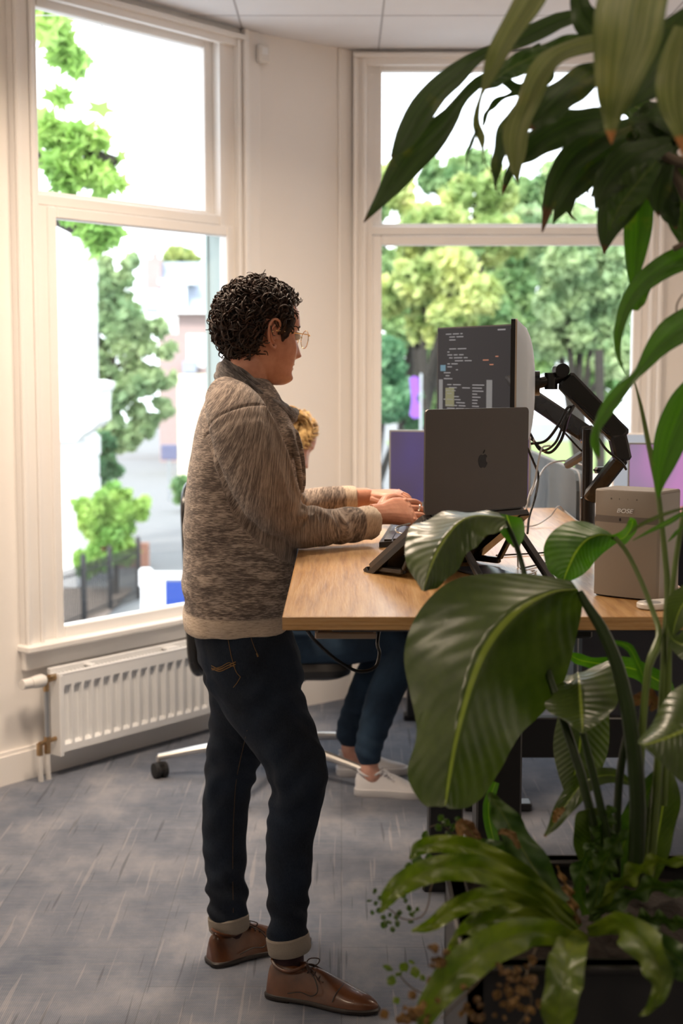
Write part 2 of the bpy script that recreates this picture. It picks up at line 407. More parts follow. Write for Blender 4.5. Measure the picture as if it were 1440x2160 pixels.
mb = MB(); mb.tube([TL(.15, -.085, zc - .04), TL(.15, -.085, .155)], .0095, 12); mb.build('feed_pipe', M['steel'], rad)
mb = MB(); mb.tube([TL(.113, -.085, .148), TL(.2, -.085, .155)], .009, 10); mb.tube([TL(.15, -.085, .17), TL(.15, -.085, .14)], .013, 8)
for s in (.113, .15): mb.tube([TL(s, -.085, .15), TL(s, -.085, .105)], .0125, 8)
mb.build('lower_fitting', M['brass'], rad)
for s in (.113, .15): MB().tube([TL(s, -.085, .11), TL(s, -.085, .06), TL(s + .008, -.08, .0)], .0105, 12).build('pipe_sleeve', M['whiteplastic'], rad)

# ------------------------------------------------------------------ standing desk
DZ = 1.125
desk = empty('standing_desk', (.3, 3.5, 0), 'light oak standing desk with black steel frame, raised to elbow height', 'desk')
mb = MB(); mb.box((-.106, 2.551, DZ - .0255), (.702, 4.60, DZ - .0008), bev=.0012)
mb.build('desktop', M['oak'], desk)
mb = MB(); mb.box((-.1075, 2.5495, DZ - .025), (.7035, 2.5515, DZ - .0015)); mb.box((-.1075, 2.5515, DZ - .025), (-.1055, 4.60, DZ - .0015)); mb.build('edge_band', M['oakend'], desk, smooth=False)
mb = MB(); mb.box((-.02, 2.62, DZ - .042), (.66, 2.68, DZ - .026), bev=.004); mb.box((-.02, 4.42, DZ - .066), (.66, 4.48, DZ - .026), bev=.004)
mb.box((.16, 2.68, DZ - .066), (.21, 4.42, DZ - .026), bev=.004); mb.box((.42, 2.68, DZ - .066), (.48, 4.42, DZ - .026), bev=.004)
mb.box((-.09, 2.60, DZ - .036), (-.04, 2.67, DZ - .0255))
mb.build('frame', M['black'], desk)
for y in (2.80, 4.20):
    mb = MB(); mb.box((.268, y - .045, .55), (.358, y + .045, DZ - .06), bev=.004); mb.box((.262, y - .052, .03), (.364, y + .052, .58), bev=.005)
    mb.build('leg', M['black'], desk)
    MB().box((.245, y - .04, 0), (.68, y + .04, .035), bev=.006).build('foot', M['black'], desk)
MB().box((.33, 4.25, .39), (.88, 4.29, .515), bev=.004).build('cable_tray', M['black'], desk)
t = empty('desk_tray', (0, 2.85, 1.07), 'shallow brown metal tray fixed under the near end of the oak desk', 'tray')
mb = MB(); mb.box((-.052, 2.74, DZ - .078), (.068, 2.90, DZ - .066), bev=.002); mb.box((-.052, 2.74, DZ - .066), (-.046, 2.90, DZ - .0256)); mb.box((.062, 2.74, DZ - .066), (.068, 2.90, DZ - .0256))
mb.build('tray_body', pmat('taupe_metal', (.40, .30, .23), .5), t)

def cable(name, pts, r, mat, label, cat='cable', n=40, group=None):
    return tag(MB().tube(cr3(pts, n), r, 8).build(name, mat), label, cat, group)
cable('desk_cable', [at(648, 1330, 2.7), at(665, 1352, 2.72), at(710, 1392, 2.75), at(755, 1416, 2.78), at(790, 1408, 2.8), at(800, 1378, 2.8), at(796, 1352, 2.8), (.085, 2.83, DZ - .03)], .0035, M['blackg'], 'black cable looping down under the near end of the oak desk')

# far pair of desks
d2 = empty('office_desk', (.3, 5.5, 0), 'black framed desk of the seated person behind the standing desk', 'desk')
MB().box((-.05, 4.85, .715), (.70, 6.45, .74), bev=.002).build('desktop', M['oak'], d2)
for y, xo in ((4.98, .18), (6.30, .02)):
    MB().box((.275 + xo, y - .04, .02), (.355 + xo, y + .04, .715), bev=.004).build('leg', M['black'], d2)
    MB().box((.26 + xo, y - .035, 0), (.68, y + .035, .03), bev=.005).build('foot', M['black'], d2)
p = empty('desk_divider', (.73, 5.1, 0), 'blue-grey felt desk divider panel behind the laptop', 'divider')
mb = MB()
poly = [(4.30, .60), (5.75, .60), (5.75, 1.262), (4.37, 1.262), (4.335, 1.255), (4.31, 1.235), (4.30, 1.205)]
mb.prism(poly, .712, .738, lambda a, z, x: Vector((x, a, z)))
mb.build('panel', M['felt'], p, smooth=False)
mb = MB(); mb.tube([Vector((.725, a, z)) for a, z in poly[1:] + poly[:1]], .0028, 8); mb.build('edge_piping', pmat('grey_piping', (.30, .32, .35), .8), p)
tag(MB().box((.76, 4.9, .30), (1.9, 4.93, 1.10), bev=.004).build('modesty_panel', M['feltd']), 'charcoal felt panel hanging below the desks at the right', 'panel')
tag(MB().box((.76, 4.35, 1.098), (1.6, 6.2, 1.122), bev=.003).build('tabletop', M['oak']), 'oak tabletop of the opposite desk behind the speaker', 'tabletop')

# ------------------------------------------------------------------ laptop on folding stand
H0 = Vector((.172, 2.98, 1.264)); e1 = Vector((.772, .636, 0)); f2 = Vector((-.636, .772, 0)); e2 = (f2 * .179 + Vector((0, 0, -.128))).normalized(); e3 = e1.cross(e2).normalized()
if e3.z < 0: e3 = -e3
def LB(a, b, c): return H0 + e1 * a + e2 * b + e3 * c
lap = empty('laptop', H0, 'dark grey open laptop tilted on a black folding stand, lid facing the camera', 'laptop')
W_, D_ = .312, .221
def rrect(x0, y0, x1, y1, r, n=5):
    P = []
    for cx, cy, a0 in ((x1 - r, y1 - r, 0), (x0 + r, y1 - r, 90), (x0 + r, y0 + r, 180), (x1 - r, y0 + r, 270)):
        for k in range(n + 1): q = R(a0 + 90 * k / n); P.append((cx + r * math.cos(q), cy + r * math.sin(q)))
    return P
mb = MB(); mb.prism(rrect(0, 0, W_, D_, .012), -.008, .004, LB); mb.build('base', M['laptop'], lap, ang=50)
mb = MB(); mb.prism(rrect(.02, .02, W_ - .02, .115, .004), .004, .0048, LB); mb.build('keys', M['blackg'], lap)
ld_up = (Vector((0, 0, 1)) - f2 * .02 - e1 * .012).normalized(); ld_n = -(e1.cross(ld_up)).normalized()
if ld_n.dot(Vector((0, -1, 0))) < 0: ld_n = -ld_n
def LL(a, b, c): return H0 + e1 * a + ld_up * (b + .002) + ld_n * c
mb = MB(); mb.prism(rrect(0, 0, W_, .222, .010), .0, .0045, LL); lid = mb.build('lid', M['laptop'], lap, ang=50)
mb = MB(); mb.prism(rrect(.004, .008, W_ - .004, .218, .008), -.0012, .0, LL); mb.build('screen', M['blackg'], lid)
mb = MB(); mb.tube([LB(.02, -.001, .0), LB(W_ - .02, -.001, .0)], .0042, 10); mb.build('hinge', M['blackg'], lap)
# emblem on the lid: apple silhouette with a bite and a leaf
body = [(0, .36), (.12, .42), (.27, .44), (.42, .36), (.50, .26), (.40, .17), (.345, .03), (.37, -.12), (.46, -.23), (.53, -.27), (.46, -.44), (.34, -.60), (.22, -.68), (.10, -.655), (0, -.625), (-.10, -.655), (-.22, -.68), (-.36, -.58), (-.49, -.36), (-.55, -.10), (-.52, .14), (-.42, .32), (-.28, .42), (-.13, .42)]
leaf_ = [(.0, .50), (.02, .64), (.10, .76), (.22, .84), (.23, .72), (.16, .59), (.06, .51)]
mb = MB(); k = .0265; cx, cz = W_ * .545, .1105
mb.prism([(x * k + cx, z * k + cz) for x, z in body], .0045, .0049, LL); mb.build('emblem', M['laptoplogo'], lid, smooth=False)
mb = MB(); mb.prism([(x * k + cx, z * k + cz) for x, z in leaf_], .0045, .0049, LL); mb.build('emblem_leaf', M['laptoplogo'], lid, smooth=False)

st = empty('laptop_stand', (.2, 3.05, DZ), 'black folding laptop stand on the oak desk', 'stand')
mb = MB(); mb.prism(rrect(-.004, .0, .03, D_ + .018, .006), -.022, -.009, LB); mb.prism(rrect(W_ - .03, .0, W_ + .004, D_ + .018, .006), -.022, -.009, LB)
mb.prism(rrect(0, .15, W_, D_ + .012, .006), -.02, -.0085, LB); mb.prism(rrect(0, -.004, W_, .022, .004), -.02, -.0085, LB)
mb.build('tray', M['blackg'], st)
mb = MB(); mb.prism(rrect(0, D_ + .004, W_, D_ + .018, .003), -.02, .004, LB); mb.build('front_stop', M['blackg'], st)
def flatbar(a, b, wdt, th, up=Vector((0, 0, 1))):
    a = Vector(a); b = Vector(b); t = (b - a).normalized(); s = t.cross(up).normalized(); n = s.cross(t)
    m = MB(); m.box((0, -wdt / 2, -th / 2), ((b - a).length, wdt / 2, th / 2), lambda x, y, z: a + t * x + s * y + n * z, bev=min(wdt, th) * .2); return m
pf = LB(.012, D_ * .96, -.02)
legs = [(LB(.012, .01, -.02), Vector((.285, 2.86, DZ + .008))), (LB(W_ - .012, .01, -.02), Vector((.442, 2.885, DZ + .006)))]
# long raked legs reaching forward to the desk
flatbar(at(965, 1128, 3.02), Vector((.292, 2.93, DZ + .008)), .016, .012).build('leg', M['blackg'], st)
flatbar(at(1085, 1108, 3.12), Vector((.435, 2.885, DZ + .008)), .018, .014).build('leg', M['blackg'], st)
flatbar(Vector((.285, 2.925, DZ + .006)), Vector((.44, 2.885, DZ + .006)), .012, .012).build('foot_bar', M['blackg'], st)
for a in (.01, W_ - .01):
    q0 = LB(a, D_ + .01, -.016); q1 = LB(a, .10, -.02); q1.z = DZ + .012
    flatbar(Vector((q0.x, q0.y, DZ + .01)), q1, .016, .014).build('base_bar', M['blackg'], st)
    flatbar(q1 + Vector((0, 0, .004)), LB(a, .03, -.02), .014, .010).build('strut', M['blackg'], st)
# small chromed retaining hook
MB().tube(cr3([at(858, 1128, 3.06), at(838, 1122, 3.06), at(834, 1115, 3.07), at(842, 1110, 3.08), at(865, 1104, 3.09)], 20), .0018, 8).build('wire_hook', M['chrome'], st)

# keyboard under the hands, trackpad
kb = empty('keyboard', (.16, 3.8, DZ), 'black keyboard under the hands of the standing person', 'keyboard')
def KB(a, b, c): return Vector((.095, 3.57, DZ)) + Vector((math.cos(R(-6)), math.sin(R(-6)), 0)) * a + Vector((-math.sin(R(-6)), math.cos(R(-6)), 0)) * b + Vector((0, 0, c))
mb = MB(); mb.prism([(0, .0), (.13, .0), (.13, .022), (0, .012)], 0, .43, lambda a, c, b: KB(a, b, c)); mb.build('case', M['black'], kb)
mb = MB()
for i in range(5):
    for j in range(15): mb.box((.012 + i * .0225, .012 + j * .0272, .012 + i * .0018), (.031 + i * .0225, .036 + j * .0272, .0185 + i * .0018), KB)
mb.build('keys', M['blackg'], kb, smooth=False)
tag(MB().box((.0, .0, 0), (.085, .145, .007), lambda a, b, c: Vector((.30, 3.02, DZ)) + Vector((.94, .34, 0)) * a + Vector((-.34, .94, 0)) * b + Vector((0, 0, c)), bev=.002).build('tablet', pmat('slate_blue_metal', (.09, .11, .15), .3, .5)), 'flat slate-blue device lying on the desk beneath the laptop stand', 'tablet')

# ------------------------------------------------------------------ near monitor, seen edge-on
mon = empty('monitor', (.42, 3.45, 1.53), 'white-backed monitor seen edge-on, held by the nearer black arm', 'monitor')
mo = Vector((.389, 3.2, 1.373)); md = Vector((.125, .992, 0)).normalized(); mn = Vector((.992, -.125, 0)).normalized()
MW, MHt = .54, .311
def TM(a, z, c): return mo + md * a + Vector((0, 0, z)) + mn * c
mb = MB(); mb.prism(rrect(0, 0, MW, MHt, .004), -.0105, -.001, TM); mb.build('bezel', M['blackg'], mon, smooth=False)
mb = MB(); mb.prism(rrect(0, 0, MW, MHt, .006), -.001, .003, TM); mb.build('rim', pmat('tan_metal_rim', (.62, .52, .43), .3, .7), mon)
mb = MB(); N1, N2 = 25, 19; vs = []; fs = []
for i in range(N1):
    for j in range(N2):
        u = i / (N1 - 1) * 2 - 1; v = j / (N2 - 1) * 2 - 1
        dep = .003 + .043 * (max(0, 1 - abs(v) ** 2.6)) ** .5 * (max(0, 1 - abs(u) ** 4)) ** .5
        vs.append(TM((u + 1) / 2 * MW, (v + 1) / 2 * MHt, dep))
for i in range(N1 - 1):
    for j in range(N2 - 1): fs.append((i * N2 + j, (i + 1) * N2 + j, (i + 1) * N2 + j + 1, i * N2 + j + 1))
mb.add(vs, fs); bk = mb.build('back_cover', pmat('white_monitor_shell', (.74, .83, .93), .4), mon, ang=80)
mb = MB(); pc = TM(.19, .03, .044); mb.lathe([(.0, 0), (.0055, 0), (.0055, .0015), (0, .0015)], pc, 16, 'X'); mb.build('port_ring', M['steel'], bk)
mb = MB(); mb.prism(rrect(.02, .03, MW - .02, MHt - .02, .003), -.0112, -.0105, TM); mb.build('screen', M['blackg'], mon, smooth=False)
MB().tube([TM(.27, .165, .04), TM(.27, .165, .058)], .03, 20).build('mount_plate', M['blackg'], mon)

# far monitor with code on its dark screen
scr = bpy.data.materials.new('dark_screen'); scr.use_nodes = True
b_ = scr.node_tree.nodes['Principled BSDF']; b_.inputs['Base Color'].default_value = (.02, .02, .022, 1); b_.inputs['Roughness'].default_value = .35
b_.inputs['Emission Color'].default_value = (.05, .052, .06, 1); b_.inputs['Emission Strength'].default_value = .3; setin(b_, Specular_IOR_Level=.1, IOR=1.15)
def emis(name, c, s=1.):
    m = bpy.data.materials.new(name); m.use_nodes = True; b = m.node_tree.nodes['Principled BSDF']
    b.inputs['Base Color'].default_value = (.02, .02, .02, 1); b.inputs['Emission Color'].default_value = (*c, 1); b.inputs['Emission Strength'].default_value = s; b.inputs['Roughness'].default_value = .4
    return m
fm = empty('monitor', (.42, 4.1, 1.53), 'monitor with a dark code screen turned towards the camera behind the laptop', 'monitor')
fo = Vector((.290, 4.33, 1.372)); fd = Vector((.456, -.89, 0)).normalized(); fn = Vector((-.89, -.456, 0)).normalized()
def TF(a, z, c): return fo + fd * a + Vector((0, 0, z)) + fn * c
FW, FH = .415, .325
mb = MB(); mb.prism(rrect(0, 0, FW, FH, .004), -.022, 0, TF); mb.build('housing', M['blackg'], fm, smooth=False)
mb = MB(); mb.prism(rrect(.004, .012, FW - .004, FH - .004, .002), 0, .0008, TF); sc2 = mb.build('screen', scr, fm, smooth=False)
g1 = random.Random(3)
cols = [emis('text_grey', (.16, .16, .17)), emis('text_orange', (.35, .10, .04)), emis('text_olive', (.10, .10, .03)), emis('panel_teal', (.02, .12, .18)), emis('panel_light', (.10, .105, .11))]
mb = MB()
def tq(x, z, wd, h, mi): mb.mi = mi; mb.add([TF(x, z, .0011), TF(x + wd, z, .0011), TF(x + wd, z + h, .0011), TF(x, z + h, .0011)], [(0, 1, 2, 3)])
for r_ in range(34):
    z = FH - .022 - r_ * .0088; x = .04 + g1.choice([0, .01, .02, .03])
    for k in range(g1.randint(1, 3)):
        wd = g1.uniform(.01, .05)
        if g1.random() < .75: tq(x, z, wd, .0028, 0)
        x += wd + .008
    if r_ > 16: tq(.20, z, g1.uniform(.02, .07), .0028, 0)
tq(.02, .195, .03, .018, 3); tq(.255, .225, .03, .003, 1); tq(.29, .212, .02, .003, 1); tq(.32, .235, .015, .003, 1)
tq(.012, .05, .022, .12, 4); tq(.275, .05, .03, .12, 4); tq(.33, FH - .016, .04, .004, 0); tq(.05, .09, .05, .055, 2)
for i_, cm in enumerate(cols):
    m3 = MB()
    for f, mi in zip(mb.f, mb.m):
        if mi == i_: m3.add([mb.v[k] for k in f], [(0, 1, 2, 3)])
    m3.build(('code_text', 'error_text', 'code_block', 'tag_block', 'scroll_panel')[i_], cm, sc2, smooth=False)

# monitor arms on a shared post
arm = empty('gas_spring_arm', (.62, 3.55, DZ), 'nearer black gas-spring arm holding the white-backed monitor', 'monitor arm')
def beam(a, b, wd, hh, mat, parent, name):
    a = Vector(a); b = Vector(b); t = (b - a).normalized(); s = t.cross(Vector((0, 1, 0))).normalized(); n = s.cross(t)
    m = MB(); m.box((0, -hh / 2, -wd / 2), ((b - a).length, hh / 2, wd / 2), lambda x, y, z: a + t * x + s * y + n * z, bev=.006); return m.build(name, mat, parent)
E1 = TM(.27, .165, .055); J1 = at(1162, 802, 3.46); J2 = at(1196, 790, 3.46)
MB().tube([E1, J1], .013, 12).build('tilt_head', M['blackg'], arm)
MB().tube([J1 + Vector((0, 0, -.022)), J1 + Vector((0, 0, .018))], .016, 14).build('joint', M['blackg'], arm)
MB().tube([J1, J2], .014, 12).build('link', M['blackg'], arm)
MB().tube([at(1186, 783, 3.46) + Vector((-.004, -.028, .002)), at(1186, 783, 3.46) + Vector((-.004, .03, .002))], .017, 16).build('head_pivot', M['blackg'], arm)
K2 = at(1312, 926, 3.42)
ub = beam(at(1190, 800, 3.46), K2, .045, .050, M['blackg'], arm, 'upper_arm')
beam(at(1204, 836, 3.435), at(1286, 918, 3.395), .002, .010, M['black'], ub, 'groove')
beam(at(1300, 915, 3.42), at(1313, 972, 3.42), .046, .040, M['blackg'], arm, 'elbow')
beam(at(1314, 960, 3.43), at(1243, 1050, 3.52), .040, .034, M['blackg'], arm, 'lower_arm')
MB().tube([at(1239, 905, 3.56), Vector((.618, 3.56, DZ + .012))], .0135, 18).build('post', M['blackg'], arm)
MB().box((.56, 3.50, DZ), (.68, 3.62, DZ + .012), bev=.003).build('clamp_base', M['blackg'], arm)
MB().tube([at(1239, 1050, 3.56), at(1239, 1105, 3.56)], .019, 18).build('collar', M['blackg'], arm)
arm2 = empty('gas_spring_arm', (.62, 3.6, 1.4), 'farther black monitor arm behind the nearer one, angled down to the post', 'monitor arm')
beam(at(1115, 835, 3.75), at(1238, 918, 3.60), .040, .045, M['blackg'], arm2, 'upper_arm')
beam(at(1236, 900, 3.59), at(1240, 935, 3.58), .036, .036, M['blackg'], arm2, 'elbow')
beam(at(1196, 980, 3.75), at(1240, 952, 3.6), .026, .02, M['black'], arm2, 'lower_arm')
beam(at(1255, 992, 3.62), at(1300, 990, 3.7), .02, .016, M['blackg'], arm2, 'bracket')
beam(at(1115, 835, 3.75), TF(.34, .18, -.03), .03, .03, M['blackg'], arm2, 'link')
cb = [([at(1205, 858, 3.40), at(1195, 862, 3.38), at(1175, 900, 3.38), at(1150, 930, 3.40), at(1120, 936, 3.42)], .0034, 'black monitor cable, upper loop from the arm to the monitor'),
      ([at(1210, 856, 3.39), at(1198, 880, 3.37), at(1182, 930, 3.38), at(1155, 955, 3.40), at(1120, 925, 3.42)], .0036, 'thick black monitor cable hanging in the lowest loop behind the laptop'),
      ([at(1206, 860, 3.39), at(1190, 890, 3.36), at(1170, 935, 3.37), at(1140, 950, 3.40), at(1118, 915, 3.42)], .003, 'black monitor cable between the two thicker loops'),
      ([at(1150, 865, 3.6), at(1175, 895, 3.58), at(1215, 940, 3.57), at(1236, 960, 3.56)], .0026, 'black cable running straight down from the farther arm to the post'),
      ([at(1262, 925, 3.38), at(1280, 950, 3.37), at(1310, 975, 3.38), at(1320, 990, 3.40)], .0032, 'black cable slung beneath the elbow of the nearer arm'),
      ([at(1112, 945, 3.35), at(1125, 975, 3.33), at(1135, 1005, 3.3), at(1128, 1050, 3.28), at(1116, 1090, 3.25), at(1112, 1125, 3.2)], .0028, 'black cable dropping behind the right edge of the laptop')]
for pts, r_, lab in cb: cable('monitor_cable', pts, r_, M['blackg'], lab)
cable('charging_cable', [at(1160, 940, 3.34), at(1143, 945, 3.33), at(1135, 975, 3.3), at(1126, 1020, 3.28), at(1112, 1060, 3.24), (.40, 3.2, DZ + .004), (.43, 3.12, DZ + .003), (.40, 3.05, DZ + .003)], .0022, M['cablewhite'], 'thin white charging cable hanging beside the laptop')
cable('grey_cable', [at(1118, 1045, 3.6), at(1150, 985, 3.9), at(1190, 972, 4.0), at(1235, 985, 3.9), at(1240, 1010, 3.7)], .0026, M['cablegrey'], 'grey cable arching in front of the felt divider')
cable('desk_wire', [Vector((.46, 4.3, DZ + .003)), Vector((.53, 4.02, DZ + .003)), Vector((.60, 4.1, DZ + .02)), Vector((.63, 4.12, DZ + .05)), Vector((.66, 4.2, DZ + .03)), Vector((.69, 4.1, DZ + .004))], .002, M['cablegrey'], 'thin grey wire bent across the far end of the desk')
cable('desk_wire', [Vector((.37, 3.38, DZ + .003)), Vector((.47, 3.42, DZ + .003)), Vector((.55, 3.46, DZ + .003)), Vector((.50, 3.3, DZ + .003)), Vector((.40, 3.15, DZ + .003))], .002, M['blackg'], 'thin black wire curled on the desk between laptop and speaker')

# second monitor on the far desk (purple) and the pink one
def simple_monitor(name, o, d, wd, ht, label, c1, c2, footz, white=False):
    o = Vector(o); d = Vector(d).normalized(); n_ = Vector((d.y, -d.x, 0))
    if n_.y > 0: n_ = -n_
    T = lambda a, z, c: o + d * a + Vector((0, 0, z)) + n_ * c
    e = empty(name, o, label, 'monitor')
    mb = MB(); mb.prism(rrect(0, 0, wd, ht, .004), -.02, 0, T); mb.build('housing', M['white'] if white else M['steel'], e, smooth=False)
    m, n, b = new_mat('wallpaper_' + label[:6].strip().replace(' ', '_')); tc = n.nodes.new('ShaderNodeTexCoord')
    g = noise_tex(n, mapping(n, tc.outputs['Object'], (3, 3, 2)), 1.6, 1)
    cc = ramp(n, g, [(.4, c1), (.6, c2)]).outputs[0]
    n.links.new(cc, b.inputs['Emission Color']); b.inputs['Emission Strength'].default_value = .9; b.inputs['Base Color'].default_value = (.03, .03, .03, 1); b.inputs['Roughness'].default_value = .3
    MB().box((.006, .008, .0), (wd - .006, ht - .006, .001), lambda a, z, c: T(a, z, c)).build('screen', m, e, smooth=False)
    mc = T(wd / 2, 0, -.03)
    mb = MB(); mb.box((wd / 2 - .03, footz - o.z + .006, -.035), (wd / 2 + .03, ht * .4, -.02), T); mb.build('stand', M['steel'], e, smooth=False)
    mb = MB(); mb.box((wd / 2 - min(.10, wd / 2), footz - o.z, -.13), (wd / 2 + min(.10, wd / 2), footz - o.z + .008, .05), T); mb.build('stand_foot', M['steel'], e, smooth=False)
    return e
simple_monitor('monitor', (.168, 5.02, 1.10), (.96, -.28, 0), .50, .26, 'monitor with a dark purple wallpaper left of the laptop lid', (.045, .03, .07), (.05, .035, .16), .74)
simple_monitor('monitor', at(1322, 1075, 4.75), (.93, -.36, 0), .60, .225, 'monitor glowing pink and lilac behind the speaker', (.20, .19, .27), (.50, .22, .48), 1.122)
simple_monitor('monitor', (1.02, 5.35, 1.10), (.98, -.2, 0), .13, .235, 'pale monitor standing behind the pink one near the window', (.35, .38, .42), (.42, .44, .48), 1.122, True)

# ------------------------------------------------------------------ speaker and charging pad
spk = empty('speaker', (.58, 2.76, DZ), 'pale taupe box speaker on the desk behind the plant stems', 'speaker')
s0 = Vector((.500, 2.80, DZ)); sa = Vector((.80, -.60, 0)).normalized(); sb = Vector((.60, .80, 0)).normalized()
SW, SD, SH = .138, .095, .212
def TS(a, b, z): return s0 + sa * a + sb * b + Vector((0, 0, z))
prof = [(0.004, 0), (.03, -.006), (.069, -.0085), (.108, -.006), (SW - .004, 0), (SW, .004), (SW, SD), (0, SD), (0, .004)]
mb = MB(); mb.rings([[TS(a, b, z) for a, b in prof] for z in (.003, .148)]); mb.build('grille', M['spk'], spk, ang=30)
mb = MB(); mb.rings([[TS(a, b, z) for a, b in prof] for z in (.148, .161)]); mb.build('band', M['spkdark'], spk, ang=30)
mb = MB(); mb.rings([[TS(a, b, z) for a, b in prof] for z in (.161, SH - .003)] + [[TS(.5 * SW + (a - .5 * SW) * .97, .5 * SD + (b - .5 * SD) * .97, SH) for a, b in prof]]); tp_ = mb.build('top_section', M['spk'], spk, ang=30)
mb = MB(); mb.box((.005, .004, 0), (SW - .005, SD - .005, .004), TS); mb.build('foot', M['rubber'], spk)
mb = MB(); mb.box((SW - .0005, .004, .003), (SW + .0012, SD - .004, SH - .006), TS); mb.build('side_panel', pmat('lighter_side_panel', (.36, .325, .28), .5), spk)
def text_mesh(txt, size, T, mat, name, parent, ext=.0004, shear=0.):
    c = bpy.data.curves.new(name, 'FONT'); c.body = txt; c.size = size; c.extrude = ext; c.align_x = 'CENTER'; c.align_y = 'CENTER'; c.offset = .0002; c.shear = shear
    o = bpy.data.objects.new(name, c); COL.objects.link(o); dg = bpy.context.evaluated_depsgraph_get()
    me = bpy.data.meshes.new_from_object(o.evaluated_get(dg)); bpy.data.objects.remove(o); bpy.data.curves.remove(c)
    off = Vector(parent['_o'])
    for v in me.vertices: v.co = T(v.co.x, v.co.y, v.co.z) - off
    me.materials.clear(); me.materials.append(mat); me.name = name
    o = bpy.data.objects.new(name, me); COL.objects.link(o); o.parent = parent; o['_o'] = tuple(off); return o
text_mesh('BOSE', .0115, lambda x, y, z: TS(.069 + x * 1.25, -.0088 - z, .172 + y), M['chrome'], 'lettering', tp_, shear=.25)
text_mesh('8', .008, lambda x, y, z: TS(.060 + x, -.0086 - z, .1545 + y), M['laptoplogo'], 'status_mark', spk)
mb = MB()
for i in range(4): mb.lathe([(0, 0), (.0016, 0), (.0016, .0006), (0, .0006)], TS(.04 + i * .018, -.0078, .195), 8, 'Y')
mb.build('touch_marks', M['spkdark'], tp_)
pad = empty('charging_pad', (.62, 2.68, DZ), 'white rounded charging pad lying in front of the speaker', 'charger')
mb = MB(); T = lambda a, b, z: Vector((.625, 2.662, DZ)) + Vector((.90, .43, 0)) * a + Vector((-.43, .90, 0)) * b + Vector((0, 0, z))
pl = rrect(-.075, -.028, .075, .028, .0275, 8)
mb.rings([[T(a * k, b * k, z) for a, b in pl] for k, z in ((.95, 0), (1, .002), (1, .009), (.97, .011))]); mb.build('pad_body', M['whiteplastic'], pad)
mb = MB(); mb.rings([[T(-.045 + .016 * math.cos(q) * k, .016 * math.sin(q) * k, z) for q in [i * math.pi / 12 for i in range(24)]] for k, z in ((1, .0108), (.96, .0116))]); mb.build('charging_ring', M['cablegrey'], pad)

# ------------------------------------------------------------------ office chair
CX, CY = -.27, 5.42
ch = empty('office_chair', (CX, CY, 0), 'black office chair with a curved black backrest frame and polished base', 'office chair')
MB().tube([(CX, CY, .06), (CX, CY, .30), (CX, CY, .42)], [.028, .024, .03], 16).build('gas_column', M['chrome'], ch)
legsm = None
for i in range(5):
    an = R(184 + 72 * i); d = Vector((math.cos(an), math.sin(an), 0)); s_ = Vector((-d.y, d.x, 0)); c0 = Vector((CX, CY, 0))
    pts = [c0 + d * .02 + Vector((0, 0, .13)), c0 + d * .22 + Vector((0, 0, .115)), c0 + d * .44 + Vector((0, 0, .078))]
    lg = MB().tube(cr3(pts, 10), [.024 - .011 * k / 9 for k in range(10)], 10).build('base_leg', M['alu'], ch)
    cc = c0 + d * .44
    MB().tube([cc + Vector((0, 0, .08)), cc + Vector((0, 0, .045))], .009, 10).build('caster_stem', M['alu'], lg)
    fw = Vector((.55, -.83, 0)); sd_ = Vector((.83, .55, 0))
    for q_ in (-1, 1):
        wc = cc + sd_ * (.016 * q_) + fw * .012 + Vector((0, 0, .030))
        mb = MB(); mb.tube([wc - sd_ * .011, wc - sd_ * .009, wc + sd_ * .009, wc + sd_ * .011], [.024, .030, .030, .024], 22); mb.build('caster_wheel', M['rubber'], lg)
    MB().tube([cc + sd_ * -.01 + fw * .012 + Vector((0, 0, .036)), cc + sd_ * .01 + fw * .012 + Vector((0, 0, .036))], .027, 16).build('caster_housing', M['blackg'], lg)
mb = MB(); lo_ = []
for z, k in ((.42, .86), (.435, .97), (.46, 1.0), (.485, .96), (.495, .85)):
    lo_.append([Vector((CX + .06 + a * k, CY + b * k, z)) for a, b in rrect(-.25, -.25, .25, .25, .09, 6)])
mb.rings(lo_); mb.build('seat', M['black'], ch)
MB().box((CX - .12, CY - .09, .385), (CX + .14, CY + .09, .425), bev=.01).build('mechanism', M['black'], ch)
# backrest frame: rounded loop, leaning back, opening towards the seat
def BK(a, z, c=0): return Vector((CX - .222 - .025 * (z - .4) / .7 - c + .5 * a, CY + .87 * a, z))
loop = rrect(-.22, .43, .22, 1.14, .12, 7)
MB().tube([BK(a, z, -.05 * (a / .22) ** 2) for a, z in loop], .017, 10, closed=True, flat=1.3).build('back_frame', M['blackg'], ch)
inn = rrect(-.20, .45, .20, 1.12, .11, 7)
m_, n_, b_2 = new_mat('chair_mesh'); b_2.inputs['Base Color'].default_value = (.03, .03, .035, 1); setin(b_2, Alpha=.75)
mb = MB(); c_ = BK(0, .75, 0); vs = [c_] + [BK(a, z, -.05 * (a / .22) ** 2) for a, z in inn]; mb.add(vs, [(0, i, i % (len(inn)) + 1) for i in range(1, len(inn) + 1)]); mb.build('mesh_back', m_, ch)
for q_ in (-1, 1):
    MB().tube(cr3([Vector((CX + .02, CY + q_ * .25, .44)), Vector((CX, CY + q_ * .31, .48)), Vector((CX, CY + q_ * .31, .64))], 14), .013, 10).build('arm_post', M['black'], ch)
    MB().box((CX - .10, CY + q_ * .31 - .04, .64), (CX + .14, CY + q_ * .31 + .04, .665), bev=.01).build('armrest', M['black'], ch)
MB().tube(cr3([Vector((CX - .1, CY, .41)), Vector((CX - .2, CY, .42)), BK(0, .62, .02)], 12), .02, 10).build('back_spine', M['black'], ch)

